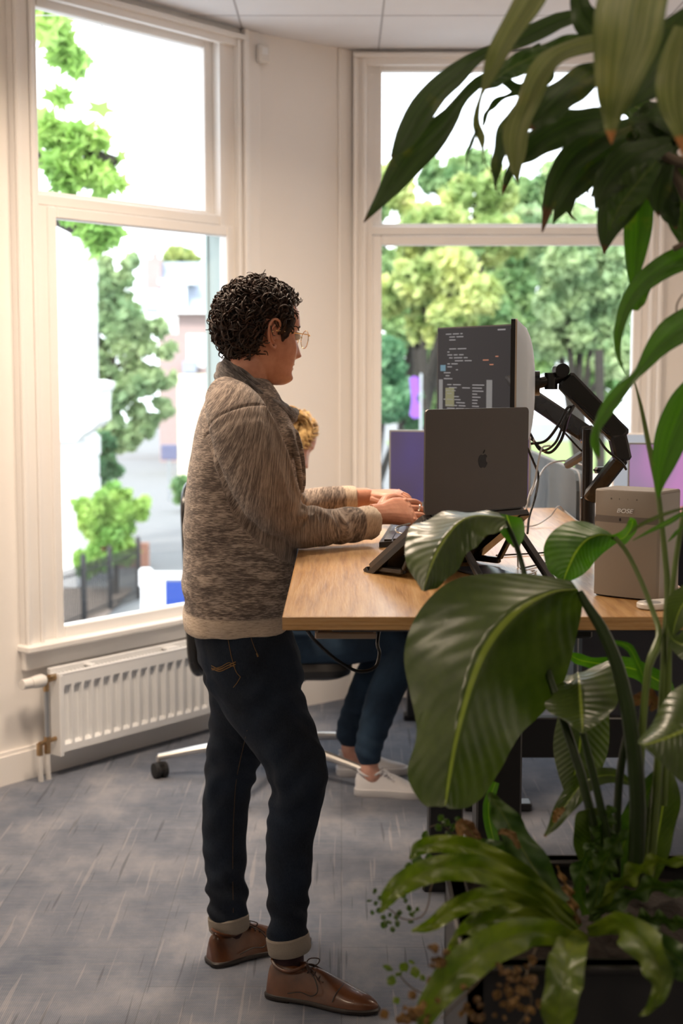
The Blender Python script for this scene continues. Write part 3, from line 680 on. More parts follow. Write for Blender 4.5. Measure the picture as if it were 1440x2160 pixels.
# ------------------------------------------------------------------ outside: street level is below this floor
GZ = -3.2
grass = pmat('verge_grass', (.16, .24, .06), .9, noise=.3, nscale=2)
asph = pmat('street_asphalt', (.17, .175, .18), .85, noise=.12, nscale=1.2)
tag(MB().box((-60, 8.5, GZ - .3), (80, 130, GZ)).build('street', asph, smooth=False), kind='structure')
tag(MB().box((3, 40, GZ), (60, 95, GZ + .06)).build('verge', grass, smooth=False), 'lawn beyond the street seen under the trees', 'lawn')
def leafmat(name, c, c2, trans=.35):
    m = bpy.data.materials.new(name); m.use_nodes = True; n = m.node_tree; b = n.nodes['Principled BSDF']; o = n.nodes['Material Output']
    tc = n.nodes.new('ShaderNodeTexCoord'); g = noise_tex(n, tc.outputs['Object'], 1.1, 3)
    cc = ramp(n, g, [(.38, c), (.62, c2)]).outputs[0]
    n.links.new(cc, b.inputs['Base Color']); b.inputs['Roughness'].default_value = .6
    t = n.nodes.new('ShaderNodeBsdfTranslucent'); n.links.new(cc, t.inputs[0])
    x = n.nodes.new('ShaderNodeMixShader'); x.inputs[0].default_value = trans
    n.links.new(b.outputs[0], x.inputs[1]); n.links.new(t.outputs[0], x.inputs[2]); n.links.new(x.outputs[0], o.inputs[0]); return m
LM = {'yel': leafmat('yellow_green_leaves', (.26, .38, .12), (.62, .66, .26)), 'mid': leafmat('green_leaves', (.14, .28, .11), (.34, .48, .20)),
      'blu': leafmat('blue_green_leaves', (.08, .22, .11), (.18, .34, .17)), 'bri': leafmat('bright_green_leaves', (.20, .42, .10), (.42, .60, .16)),
      'pal': leafmat('pale_green_leaves', (.24, .38, .19), (.44, .56, .29))}
barkm = pmat('tree_bark', (.03, .026, .021), .9, noise=.3, nscale=8)
def foliage(blobs, n, size, seed, shell=.35, star=False):
    g = np.random.RandomState(seed); nb = []
    for b in blobs:
        for _ in range(7):
            d = g.normal(size=3); d /= np.linalg.norm(d); k = .78 * g.rand() ** .4; f = .30 + .28 * g.rand()
            nb.append((b[0] + d[0] * b[3] * k, b[1] + d[1] * b[4] * k, b[2] + d[2] * b[5] * k, b[3] * f, b[4] * f, b[5] * f))
    blobs = nb; vols = np.array([b[3] * b[4] * b[5] for b in blobs]) ** .67; vols = vols / vols.sum()
    mb = MB(); V = []; F = []
    for b, fr in zip(blobs, vols):
        k = int(n * fr)
        d = g.normal(size=(k, 3)); d /= np.linalg.norm(d, axis=1)[:, None]; r = shell + (1 - shell) * g.rand(k) ** .7
        c = np.array(b[:3]) + d * r[:, None] * np.array(b[3:6])
        for i in range(k):
            n_ = Vector(g.normal(size=3)).normalized(); a = n_.orthogonal().normalized(); q = g.rand() * 6.28
            a = Matrix.Rotation(q, 3, n_) @ a; e = n_.cross(a); s = size * (.6 + .8 * g.rand()); p = Vector(c[i]); o = len(V)
            if star:
                for j in range(10):
                    rr = s * (.62 if j % 2 == 0 else .3); w_ = j * math.pi / 5; V.append(p + a * (math.cos(w_) * rr) + e * (math.sin(w_) * rr))
                F.append(tuple(range(o, o + 10)))
            else:
                V += [p - a * s * .5, p - e * s * .32 + n_ * s * .06, p + a * s * .5, p + e * s * .32 + n_ * s * .06]; F.append((o, o + 1, o + 2, o + 3))
    mb.v = V; mb.f = F; mb.m = [0] * len(F); return mb
def tree(name, label, base, trunk_h, r, blobs, n, size, mat, seed, group=None, trunk=True, star=False, cat='tree', branches=5):
    e = empty(name, base, label, cat, group); base = Vector(base)
    if trunk:
        mb = MB(); top = base + Vector((0, 0, trunk_h)); mb.tube(cr3([base, base + Vector((r * .5, 0, trunk_h * .5)), top], 8), [r * (1.15 - .5 * i / 7) for i in range(8)], 9)
        g = random.Random(seed)
        for b in g.sample(blobs, min(branches, len(blobs))):
            mb.tube(cr3([base + Vector((0, 0, trunk_h * g.uniform(.6, .95))), (top + Vector(b[:3])) / 2 + Vector((0, 0, -.2)), Vector(b[:3])], 7), [r * .5 * (1 - .11 * i) for i in range(7)], 6)
        mb.build('trunk', barkm, e)
    foliage(blobs, n, size, seed, star=star).build('foliage', mat, e, smooth=False); return e
def ball(px, py, Y, rpx, k=1.0, ky=1.0):
    c = at(px, py, Y); r = rpx * Y / 3000; return (c.x, c.y, c.z, r * k, r * ky, r)
# trees across the street behind the right window
def gxy(px, Y): return (at(px, 780, Y).x, Y, GZ)
tree('street_tree', 'yellow-green tree filling the left part of the right window', gxy(890, 30), 4.6, .20, [ball(900, 480, 30, 90), ball(850, 400, 31, 60), ball(960, 590, 29, 95), ball(860, 600, 30, 80), ball(1010, 420, 31, 70), ball(930, 680, 30, 70), ball(1050, 520, 30, 60)], 11050, .25, LM['yel'], 1, 'trees across the street')
tree('street_tree', 'green tree with a dark trunk left of the code screen', gxy(850, 34), 4.6, .22, [ball(815, 560, 34, 75), ball(880, 620, 35, 80), ball(830, 690, 34, 60), ball(800, 440, 35, 50), ball(920, 520, 36, 70)], 10200, .25, LM['mid'], 2, 'trees across the street')
tree('street_tree', 'dark blue-green tree low at the left edge of the right window', gxy(790, 27), 3, .18, [ball(815, 830, 27, 55), ball(860, 870, 28, 40), ball(800, 760, 27, 45)], 3200, .28, LM['blu'], 3, 'trees across the street')
tree('street_tree', 'pale green tree behind the monitor arms', gxy(1220, 32), 4.4, .20, [ball(1180, 580, 32, 90), ball(1270, 640, 32, 90), ball(1120, 500, 33, 80), ball(1230, 500, 33, 80), ball(1310, 540, 32, 70), ball(1170, 700, 32, 75), ball(1300, 760, 31, 60)], 12750, .25, LM['pal'], 4, 'trees across the street')
tree('street_tree', 'mid green tree reaching above the transom of the right window', gxy(1080, 37), 6, .24, [ball(1090, 600, 37, 100), ball(1000, 380, 38, 70), ball(930, 370, 38, 55), ball(1200, 420, 38, 70), ball(1130, 420, 38, 60), ball(1030, 720, 36, 80), ball(960, 760, 36, 60)], 12000, .27, LM['mid'], 5, 'trees across the street')
tree('street_tree', 'farthest hedge-like belt of trees closing the view in the right window', gxy(1050, 52), 5, .3, [ball(x, y, 52, 95, 1.3) for x, y in ((800, 560), (900, 640), (1000, 560), (1100, 640), (1200, 560), (1300, 640), (860, 760), (1000, 780), (1150, 780), (1290, 780), (860, 870), (1010, 850))], 14000, .4, LM['mid'], 6, 'trees across the street')
tree('street_tree', 'broad tree left of the right window view, mostly behind the pier', gxy(640, 40), 5, .25, [ball(x, y, 40, 95) for x, y in ((600, 500), (680, 560), (640, 660), (560, 620), (700, 700), (620, 780))], 5000, .4, LM['mid'], 31, 'trees across the street')
for i, (x, Y, lb) in enumerate(((890, 29, 'slender trunk beside the purple banner'), (925, 31, 'dark trunk just left of the code screen'), (1262, 30, 'thin trunk behind the elbow of the monitor arm'))):
    b0 = Vector(gxy(x, Y)); tag(MB().tube(cr3([b0, b0 + Vector((.08, 0, 2.5)), b0 + Vector((0, 0, 5.2))], 8), [.10] * 8, 9).build('tree_trunk', barkm), lb, 'tree trunk', 'bare trunks across the street')
bn = empty('street_banner', at(875, 838, 24), 'purple upright banner by the trees', 'banner'); c = at(875, 838, 24)
ps = [(-.10, .32), (-.02, .36), (.06, .33), (.08, .1), (.03, -.02), (.09, -.15), (.09, -.34), (-.02, -.36), (-.09, -.30), (-.06, -.05)]
MB().prism([(a, b) for a, b in ps], -.01, .01, lambda a, z, t: c + Vector((a, t, z))).build('cloth', pmat('purple_cloth', (.20, .07, .42), .7), bn, smooth=False)
MB().tube([(c.x + .1, c.y, GZ), (c.x + .1, c.y, c.z + .4)], .02, 8).build('banner_pole', M['steel'], bn)
# low park fence below the trees
fe = empty('park_fence', (4, 26, GZ), 'low dark railing along the park in front of the trees', 'fence')
mb = MB(); mb.box((0, 25.9, GZ + .9), (9, 25.94, GZ + .95)); mb.box((0, 25.9, GZ + .3), (9, 25.94, GZ + .34))
mb.build('rails', M['black'], fe, smooth=False)
mb = MB()
for i in range(45): mb.box((i * .2, 25.9, GZ), (i * .2 + .03, 25.93, GZ + 1.0))
mb.build('balusters', M['black'], fe, smooth=False); 

# left window: plane tree leaves hanging in from the left
e = tree('plane_tree', 'plane tree with lobed leaves reaching into the upper left window', (-6.0, 12.5, GZ), 8.0, .22,
     [ball(105, 60, 11, 48), ball(135, 115, 11, 28), ball(160, 135, 11, 22), ball(120, 200, 11, 18), ball(110, 275, 11, 34), ball(165, 300, 11, 42), ball(215, 290, 11, 25), ball(125, 360, 11, 50), ball(185, 370, 11, 45), ball(235, 385, 11, 28), ball(215, 225, 11, 14), ball(245, 340, 11, 14), ball(180, 470, 11, 45, 1.3), ball(230, 490, 11, 25), ball(205, 510, 11, 20)], 620, .17, LM['bri'], 11, None, True, True)
g1 = random.Random(5)
tree('garden_tree', 'airy green tree in the middle of the left window', gxy(205, 38), 6.0, .13, [ball(x, y, 38, r) for x, y, r in ((190, 560, 45), (235, 600, 48), (200, 660, 55), (260, 690, 55), (300, 740, 42), (220, 760, 55), (180, 820, 45), (260, 830, 48), (320, 800, 32), (300, 890, 34), (240, 920, 45), (190, 930, 36), (345, 860, 24), (280, 560, 24), (350, 740, 26), (330, 690, 28), (300, 820, 40), (270, 640, 30), (170, 520, 25), (165, 640, 30), (165, 760, 30), (355, 800, 18), (290, 930, 26), (215, 510, 22))], 9500, .26, LM['pal'], 12)
tree('conifer', 'blue-green tree low behind the bush in the left window', gxy(195, 36), 2.6, .12, [ball(200, 940, 36, 40), ball(190, 985, 36, 45), ball(235, 985, 36, 28)], 3000, .22, LM['blu'], 13)
tree('garden_bush', 'round bright green bush in front of the street', gxy(235, 29.9), 1.4, .06, [ball(x, y, 29.9, r) for x, y, r in ((220, 1050, 42), (270, 1070, 42), (200, 1110, 45), (255, 1120, 48), (305, 1075, 25), (220, 1165, 42), (180, 1190, 30), (265, 1165, 26), (170, 1060, 20))], 6500, .20, LM['bri'], 14, cat='bush')
tree('garden_bush', 'small green shrub behind the chair back at the far kerb', gxy(382, 48), .8, .05, [ball(382, 1030, 48, 22), ball(385, 1050, 48, 16)], 900, .3, LM['mid'], 15, cat='bush')
tree('garden_tree', 'distant treetop above the slate roof', gxy(375, 100), 8, .3, [ball(370, 540, 100, 24, 1.4), ball(400, 545, 100, 14, 1.4)], 900, .7, LM['yel'], 16)
# neighbouring white stone front with quoins
nb = empty('stone_facade', at(115, 900, 31), 'white rusticated stone house corner at the left edge of the left window', 'building')
stone = pmat('white_painted_stone', (.88, .88, .90), .8, noise=.03, nscale=3)
mb = MB(); Y = 31
xl = at(40, 900, Y).x
def blk(x1px, y0, y1, d=.0): 
    a = at(x1px, y0, Y); b = at(x1px, y1, Y); mb.box((xl, Y - d, b.z), (a.x, Y + 3, a.z))
blk(152, 480, 800); y = 490
while y < 800: blk(156, y + 2, y + 40, .07); y += 48
y = 930
while y < 1235: blk(163 if (y // 48) % 2 else 160, y + 2, y + 44, .07); y += 48
blk(157, 925, 1245)
mb.build('quoins', stone, nb, smooth=False)
mb = MB(); pr = [(60, 800), (196, 803), (216, 808), (212, 822), (206, 830), (204, 870), (206, 890), (190, 905), (172, 915), (160, 930), (60, 930)]
mb.prism([(at(a, b, Y - .6).x, at(a, b, Y - .6).z) for a, b in pr], Y - .6, Y + 1.2, lambda a, z, t: Vector((a, t, z))); mb.build('console', stone, nb, smooth=False)
mb = MB(); mb.box((at(112, 0, Y).x - .3, Y - .66, at(0, 880, Y).z), (at(190, 0, Y).x, Y - .6, at(0, 868, Y).z)); mb.build('moulding', stone, nb, smooth=False)
# house with slate mansard roof
hs = empty('brick_house', gxy(390, 74), 'distant house with slate mansard roof, white dormer and brick chimney', 'building')
Y = 74; slate = pmat('blue_grey_slate', (.30, .34, .42), .6, noise=.12, nscale=3); brick = pmat('dull_red_brick', (.36, .27, .26), .9, noise=.15, nscale=6)
hz = lambda y: at(0, y, Y).z; hx = lambda x: at(x, 780, Y).x
mb = MB(); mb.box((hx(335), Y, GZ), (hx(520), Y + 8, hz(660))); mb.build('wall', brick, hs, smooth=False)
mb = MB(); mb.prism([(Y - .1, hz(655)), (Y + 8, hz(655)), (Y + 6.5, hz(548)), (Y + 1.5, hz(548))], hx(300), hx(520), lambda a, z, t: Vector((t, a, z))); mb.build('roof', slate, hs, smooth=False)
MB().box((hx(308), Y + .6, hz(700)), (hx(338), Y + 1.8, hz(543))).box((hx(318), Y + .9, hz(543)), (hx(330), Y + 1.4, hz(530))).build('chimney', brick, hs, smooth=False)
wt = pmat('white_render', (.85, .86, .88), .7)
dm = MB().box((hx(345), Y - .3, hz(655)), (hx(395), Y + 2, hz(600))).box((hx(338), Y - .5, hz(600)), (hx(413), Y + 2.2, hz(590))).build('dormer', wt, hs, smooth=False)
MB().box((hx(353), Y - .34, hz(648)), (hx(368), Y - .3, hz(608))).box((hx(372), Y - .34, hz(648)), (hx(387), Y - .3, hz(608))).build('pane', pmat('pale_window_pane', (.5, .57, .62), .2), dm, smooth=False)
MB().box((hx(340), Y - .6, hz(662)), (hx(520), Y, hz(652))).build('gutter', wt, hs, smooth=False)
fw_ = MB().box((hx(395), Y - .08, hz(775)), (hx(433), Y, hz(705))).build('window', wt, hs, smooth=False)
MB().box((hx(402), Y - .1, hz(740)), (hx(427), Y - .08, hz(715))).build('pane', pmat('pane_blue', (.35, .45, .55), .2), fw_, smooth=False)
MB().box((hx(388), Y - .7, hz(786)), (hx(416), Y - .1, hz(762))).build('balcony', slate, hs, smooth=False)
cr = empty('rendered_house', gxy(400, 64), 'cream rendered house beyond the tree', 'building'); Y = 64
mb = MB(); mb.box((at(365, 0, Y).x, Y, GZ), (at(520, 0, Y).x, Y + 4, at(0, 790, Y).z)); mb.build('wall', pmat('cream_render', (.80, .77, .58), .8), cr, smooth=False)
MB().box((at(300, 0, Y).x, Y - .2, at(0, 700, Y).z), (at(345, 0, Y).x, Y + 4, at(0, 660, Y).z)).build('parapet', wt, cr, smooth=False)
lp = empty('street_sign', gxy(354, 52), 'dark signpost with a blue-grey board in the street', 'signpost'); c = Vector(gxy(354, 52))
MB().tube([c, Vector((c.x, c.y, at(354, 945, 52).z))], .05, 10).build('post', M['steel'], lp)
MB().box((c.x - .28, c.y - .08, at(354, 970, 52).z), (c.x + .32, c.y + .08, at(354, 938, 52).z), bev=.02).build('board', pmat('blue_grey_board', (.12, .13, .22), .5), lp)
# iron railing and low walls at the bottom of the left window
fr = empty('iron_railing', at(200, 1300, 27), 'dark iron garden railing at the bottom of the left window', 'railing')
a0 = Vector((at(120, 1300, 25.5).x, 25.5, GZ)); a1 = Vector((at(292, 1200, 29.5).x, 29.5, GZ))
def FR(t, z): p_ = a0.lerp(a1, t); return Vector((p_.x, p_.y, GZ + z))
mb = MB(); mb.tube([FR(0, .98), FR(1, .98)], .018, 6); mb.tube([FR(0, .15), FR(1, .15)], .018, 6); mb.build('rails', M['black'], fr)
for i in range(46): t = i / 45; MB().tube([FR(t, 0), FR(t, 1.12)], .013, 5).build('bar', M['black'], fr)
for t in (0, .3, .62, 1): MB().tube([FR(t, 0), FR(t, 1.25), FR(t, 1.32)], [.05, .05, .02], 8).build('post', M['black'], fr)
tag(MB().box((at(165, 0, 34).x, 34.3, GZ), (at(292, 0, 34).x, 34.6, at(0, 1150, 34).z)).build('garden_wall', pmat('red_brick', (.40, .20, .14), .9, noise=.2, nscale=8)), 'low red brick garden wall behind the railing', 'wall')
tag(MB().box((-9.5, 26.2, GZ), (at(250, 0, 30).x, 30.8, GZ + .04)).build('front_garden', pmat('garden_soil', (.22, .17, .14), .95, noise=.35, nscale=2), smooth=False), 'bare front garden behind the iron railing', 'garden')
br = empty('barrier', at(350, 1230, 26), 'white barrier with a blue panel beside the street', 'barrier'); Y = 26
z_ = lambda y: at(0, y, Y).z; x_ = lambda x: at(x, 1230, Y).x
MB().tube([(x_(308), Y, GZ), (x_(308), Y, z_(1240)), (x_(308), Y, z_(1225))], .10, 14).build('post', wt, br)
MB().tube([(x_(308), Y, z_(1236)), (x_(308), Y, z_(1204)), (x_(308), Y, z_(1199))], [.13, .13, .09], 14).build('post_cap', wt, br)
MB().box((x_(318), Y - .03, z_(1222)), (x_(470), Y + .03, z_(1206)), bev=.01).build('top_rail', wt, br)
MB().box((x_(312), Y - .01, z_(1312)), (x_(348), Y + .01, z_(1222))).build('white_panel', wt, br, smooth=False)
MB().box((x_(348), Y - .012, z_(1312)), (x_(470), Y + .012, z_(1226))).build('blue_panel', pmat('royal_blue_panel', (.012, .045, .26), .5), br, smooth=False)

# ------------------------------------------------------------------ people
def bake(mb, voxel, smooth=4, fac=.5, name='baked', off=(0, 0, 0)):
    """union of overlapping closed shells -> one continuous skin"""
    off = Vector(off)
    me = bpy.data.meshes.new(name); me.from_pydata([p - off for p in mb.v], [], mb.f); me.update()
    bm = bmesh.new(); bm.from_mesh(me); bmesh.ops.recalc_face_normals(bm, faces=bm.faces); bm.to_mesh(me); bm.free()
    o = bpy.data.objects.new(name, me); COL.objects.link(o)
    r = o.modifiers.new('r', 'REMESH'); r.mode = 'VOXEL'; r.voxel_size = voxel
    s = o.modifiers.new('s', 'SMOOTH'); s.iterations = smooth; s.factor = fac
    dg = bpy.context.evaluated_depsgraph_get(); out = bpy.data.meshes.new_from_object(o.evaluated_get(dg))
    bpy.data.objects.remove(o); bpy.data.meshes.remove(me); out.name = name
    return out
def arr(me):
    n = len(me.vertices); co = np.empty(n * 3, np.float32); me.vertices.foreach_get('co', co)
    no = np.empty(n * 3, np.float32); me.vertices.foreach_get('normal', no); return co.reshape(-1, 3), no.reshape(-1, 3)
def setco(me, co): me.vertices.foreach_set('co', co.astype(np.float32).ravel()); me.update()
def link_mesh(me, name, mats, parent=None, off=(0, 0, 0)):
    me.materials.clear()
    for m in (mats if isinstance(mats, (list, tuple)) else [mats]): me.materials.append(m)
    me.polygons.foreach_set('use_smooth', [True] * len(me.polygons))
    me.name = name; o = bpy.data.objects.new(name, me); COL.objects.link(o); o['_o'] = tuple(off)
    if parent is not None: o.parent = parent
    else: o.location = off
    return o
def attr(me, name, vals, typ='FLOAT'):
    a = me.attributes.new(name, typ, 'POINT')
    a.data.foreach_set('value' if typ == 'FLOAT' else 'vector', np.asarray(vals, np.float32).ravel())
def ell(c, a, b, fx, sx, n=28, p=2.3, up=None):
    """superellipse ring: half axes a along fx, b along sx"""
    out = []
    for k in range(n):
        q = 2 * math.pi * k / n; ca, sa_ = math.cos(q), math.sin(q)
        out.append(Vector(c) + fx * (a * math.copysign(abs(ca) ** (2 / p), ca)) + sx * (b * math.copysign(abs(sa_) ** (2 / p), sa_)))
    return out
def limb(mb, pts, seg=18, n=24, flat=1.0):
    """pts: (Vector, r) -> smooth tapered tube with rounded ends"""
    P = crom([(*p[0], p[1]) for p in pts], n)
    ps = [Vector(q[:3]) for q in P]; rs = [float(q[3]) for q in P]
    d0 = (ps[0] - ps[1]).normalized(); d1 = (ps[-1] - ps[-2]).normalized()
    ps = [ps[0] + d0 * rs[0] * .75, ps[0] + d0 * rs[0] * .5] + ps + [ps[-1] + d1 * rs[-1] * .5, ps[-1] + d1 * rs[-1] * .75]
    rs = [rs[0] * .35, rs[0] * .8] + rs + [rs[-1] * .8, rs[-1] * .35]
    mb.tube(ps, rs, seg, flat=flat); return mb
def skinmat(name, c, c2, rough=.45):
    m, n, b = new_mat(name); tc = n.nodes.new('ShaderNodeTexCoord'); g = noise_tex(n, tc.outputs['Object'], 28, 5, .6)
    cc = ramp(n, g, [(.35, c), (.65, c2)]).outputs[0]; n.links.new(cc, b.inputs['Base Color']); b.inputs['Roughness'].default_value = rough
    setin(b, Subsurface_Weight=.12, Subsurface_Scale=.01); b.inputs['Subsurface Radius'].default_value = (1, .35, .2)
    bumpn(n, b, noise_tex(n, tc.outputs['Object'], 420, 2), .12, .001); return m
SKIN = skinmat('skin', (.47, .205, .13), (.60, .29, .19)); SKIN2 = skinmat('fair_skin', (.56, .29, .22), (.66, .38, .30))

def head_mesh(mb, O, fw, lf, up, s=1.0):
    """O at ear level in the middle of the head; z up, x forward. Realistic profile by radial sculpting."""
    # rows: z, front, back, halfwidth, exponent
    rows = [(-.122, .052, -.004, .016, 2.0), (-.118, .074, -.012, .030, 2.0), (-.108, .088, -.030, .042, 2.1), (-.095, .093, -.050, .050, 2.2), (-.078, .090, -.064, .056, 2.3), (-.06, .092, -.073, .0605, 2.35),
            (-.04, .093, -.080, .065, 2.35), (-.02, .092, -.088, .0685, 2.35), (0, .090, -.096, .0705, 2.3), (.02, .090, -.102, .072, 2.25), (.04, .094, -.104, .0735, 2.2), (.06, .093, -.103, .0735, 2.15),
            (.08, .085, -.098, .070, 2.1), (.097, .072, -.088, .062, 2.05), (.111, .052, -.070, .050, 2.0), (.120, .028, -.045, .034, 2.0), (.124, .005, -.018, .014, 2.0)]
    rows = crom(rows, 64); n = 72; loops = []
    G = lambda x, c, w_: math.exp(-((x - c) / w_) ** 2)
    for z, f, b, w_, p in rows:
        cx = (f + b) / 2 * .35; l = []
        for k in range(n):
            q = 2 * math.pi * k / n; ca, sn = math.cos(q), math.sin(q)
            x = cx + ((f - cx) if ca > 0 else (cx - b)) * math.copysign(abs(ca) ** (2 / p), ca); y = w_ * math.copysign(abs(sn) ** (2 / p), sn)
            if ca > 0:
                ay = abs(y)
                taper = 1 - .10 * G(z, -.10, .03) * (x / .09); y *= taper
                # nose: bridge to tip
                t = min(1, max(0, (.022 - z) / .060)); ridge = (.004 + .021 * t ** 1.25) if z > -.040 else .025 * max(0, 1 - (-.040 - z) / .011)
                if z > .030: ridge = .004 * max(0, 1 - (z - .03) / .02)
                wn = .0085 + .0065 * t
                x += ridge * G(y, 0, wn)
                x += .004 * G(ay, .013, .006) * G(z, -.040, .008)          # nostril wings
                x += .0045 * G(z, .033, .010) * G(ay, .022, .022)            # brow
                x -= .010 * G(z, .012, .013) * G(ay, .032, .014)            # eye sockets
                x += .0035 * G(z, .010, .008) * G(ay, .031, .010)            # eyeball under lids
                x += .004 * G(z, -.022, .018) * G(ay, .044, .015)           # cheek
                x += .0075 * G(z, -.063, .0045) * G(y, 0, .017)              # upper lip
                x -= .0060 * G(z, -.0685, .0025) * G(y, 0, .020)             # mouth line
                x += .0075 * G(z, -.0745, .005) * G(y, 0, .016)              # lower lip
                x -= .0040 * G(z, -.085, .006) * G(y, 0, .018)
                x += .0060 * G(z, -.101, .011) * G(y, 0, .018)               # chin
                x -= .002 * G(z, -.052, .005) * G(y, 0, .006)               # philtrum
            l.append(O + (fw * x + lf * y + up * z) * s)
        loops.append(l)
    mb.rings(loops, True)
def ear(mb, O, fw, lf, up, side, s=1.0):
    """side +1 = left; rim, antihelix, lobe, tragus"""
    C = lambda x, z, y=0: O + (fw * (x * 1.12) + lf * (side * (.0715 + y * 1.25)) + up * (z * 1.08)) * s
    rim = [C(.006, .010, .001), C(.009, .024, .006), C(.002, .034, .012), C(-.012, .036, .017), C(-.022, .024, .019), C(-.023, .006, .018), C(-.017, -.012, .013), C(-.009, -.024, .008), C(.001, -.029, .004), C(.005, -.022, .001)]
    mb.tube(cr3(rim, 34), [.0034 * s] * 26 + [(.0034 + .0012 * i / 7) * s for i in range(8)], 8)
    anti = [C(-.004, .025, .009), C(-.013, .016, .012), C(-.015, .003, .012), C(-.009, -.010, .008), C(.0, -.016, .003)]
    mb.tube(cr3(anti, 16), .0032 * s, 8)
    mb.tube([C(.004, -.004, .001), C(.007, -.009, .003)], .0042 * s, 8)
    plate = [C(.004, .02, -.004), C(-.008, .028, .004), C(-.018, .012, .007), C(-.014, -.008, .004), C(-.004, -.020, .0)]
    mb.tube(cr3(plate, 14), [.006 * s] * 14, 8, flat=.7); mb.tube([C(-.004, .02, .0), C(-.006, -.01, .0)], .009 * s, 10, flat=.5)

def hand(mb, W, fd, up, side, s=1.0, curl=(.25, .3, .35, .4), thumb_out=.5, spread=.06, wr=.026):
    """W wrist, fd forearm->finger direction, up = back of the hand, side = direction of the thumb"""
    fd = fd.normalized(); sd = (side - fd * side.dot(fd)).normalized(); up = (up - fd * up.dot(fd) - sd * up.dot(sd)).normalized()
    Pt = lambda a, b, c: W + (fd * a + sd * b + up * c) * s
    # palm: lofted rounded slab
    loops = []
    for a, hw, hh, oz, ob in ((-.03, .0265, .0215, 0, 0), (0, .027, .020, 0, 0), (.02, .033, .0175, .001, .002), (.045, .040, .0155, .001, .002), (.068, .042, .0140, 0, 0), (.085, .040, .0115, -.002, -.001), (.094, .034, .007, -.004, -.001)):
        loops.append(ell(Pt(a, ob, oz), hh * s, hw * s, up, sd, 20, 2.6))
    mb.rings(loops, True)
    for i, (b, L, r) in enumerate(((.029, .072, .0086), (.0095, .080, .0089), (-.0105, .074, .0084), (-.029, .058, .0075))):
        c = curl[i]; a0 = .078; ang = -c * .35; p = Pt(a0, b, .001); pts = [(p, r * s)]
        segs = [L * .46, L * .30, L * .24]; x = a0; z = .001; yb = b
        for j, sl in enumerate(segs):
            ang -= c * (.7 if j else .35); x += sl * math.cos(ang); z += sl * math.sin(ang); yb += spread * (1.5 - i) / 1.5 * sl * .6
            pts.append((Pt(x, yb, z), r * s * (.96, .88, .74)[j]))
        limb(mb, pts, 12, 16)
        mb.tube([Pt(a0 + .004, b, .004), Pt(a0 - .02, b * .9, .004)], [r * s * .95, r * s * .7], 10)  # knuckle and tendon
    t0 = Pt(.012, .022, -.006); t1 = Pt(.038, .022 + .024 * (1 + thumb_out), -.012); t2 = Pt(.064, .026 + .026 * (1 + thumb_out), -.015); t3 = Pt(.086, .026 + .024 * (1 + thumb_out), -.018)
    limb(mb, [(t0, .0165 * s), (t1, .0125 * s), (t2, .0105 * s), (t3, .0082 * s)], 12, 18)
    return Pt

# ---- standing man ---------------------------------------------------------
def px(x, y, Y): return at(x, y, Y)
ORG = Vector((-.25, 3.58, 0))
yaw = R(27); pit = R(-7)
hf = Vector((math.cos(yaw) * math.cos(pit), math.sin(yaw) * math.cos(pit), math.sin(pit))); hl = Vector((-math.sin(yaw), math.cos(yaw), 0)); hu = hf.cross(hl).normalized()
# ear (near, right side) is seen at (575,703)
HO = px(578, 706, 3.53) + hl * .070 - hu * .002
HS = .965
hd_ = MB(); head_mesh(hd_, HO, hf, hl, hu, HS)
limb(hd_, [(HO + hf * -.020 - hu * .045, .053), (HO + hf * -.030 - hu * .10, .054), (px(530, 795, 3.60), .052)], 28, 12)
er_ = MB(); ear(er_, HO, hf, hl, hu, -1, HS * 1.02); ear(er_, HO, hf, hl, hu, 1, HS * 1.02); hn_ = MB(); bm_ = MB()
def merge(meshes):
    bm = bmesh.new()
    for m in meshes: bm.from_mesh(m)
    out = bpy.data.meshes.new('person'); bm.to_mesh(out); bm.free(); return out
nk0 = HO + hf * -.020 - hu * .045; nk1 = px(525, 800, 3.60); nk2 = px(512, 850, 3.61)
limb(bm_, [(nk0, .056), ((nk0 + nk1) / 2 + Vector((.0, 0, 0)), .055), (nk1, .060), (nk2, .075)], 28, 16)
bf = Vector((math.cos(R(6)), math.sin(R(6)), 0)); bl = Vector((-math.sin(R(6)), math.cos(R(6)), 0)); UPV = Vector((0, 0, 1))
def sec(y, xb, xf, b, Y=3.60, shrink=0., dy=0):
    p0 = px(xb, y, Y); p1 = px(xf, y, Y); c = (p0 + p1) / 2; return (c, (p1 - p0).length / 2 - shrink, b - shrink)
TORSO = [(1322, 389, 606, .168), (1290, 386, 614, .176), (1240, 386, 622, .180), (1180, 386, 626, .180), (1110, 387, 628, .180), (1040, 391, 632, .182), (970, 400, 630, .188), (910, 411, 622, .188), (865, 424, 606, .165), (832, 437, 588, .138), (808, 449, 572, .102), (788, 460, 558, .072)]
loops = [ell(c, a, b, bf, bl, 30, 2.4) for c, a, b in [sec(*t, shrink=.022) for t in TORSO]]; bm_.rings(loops, True)
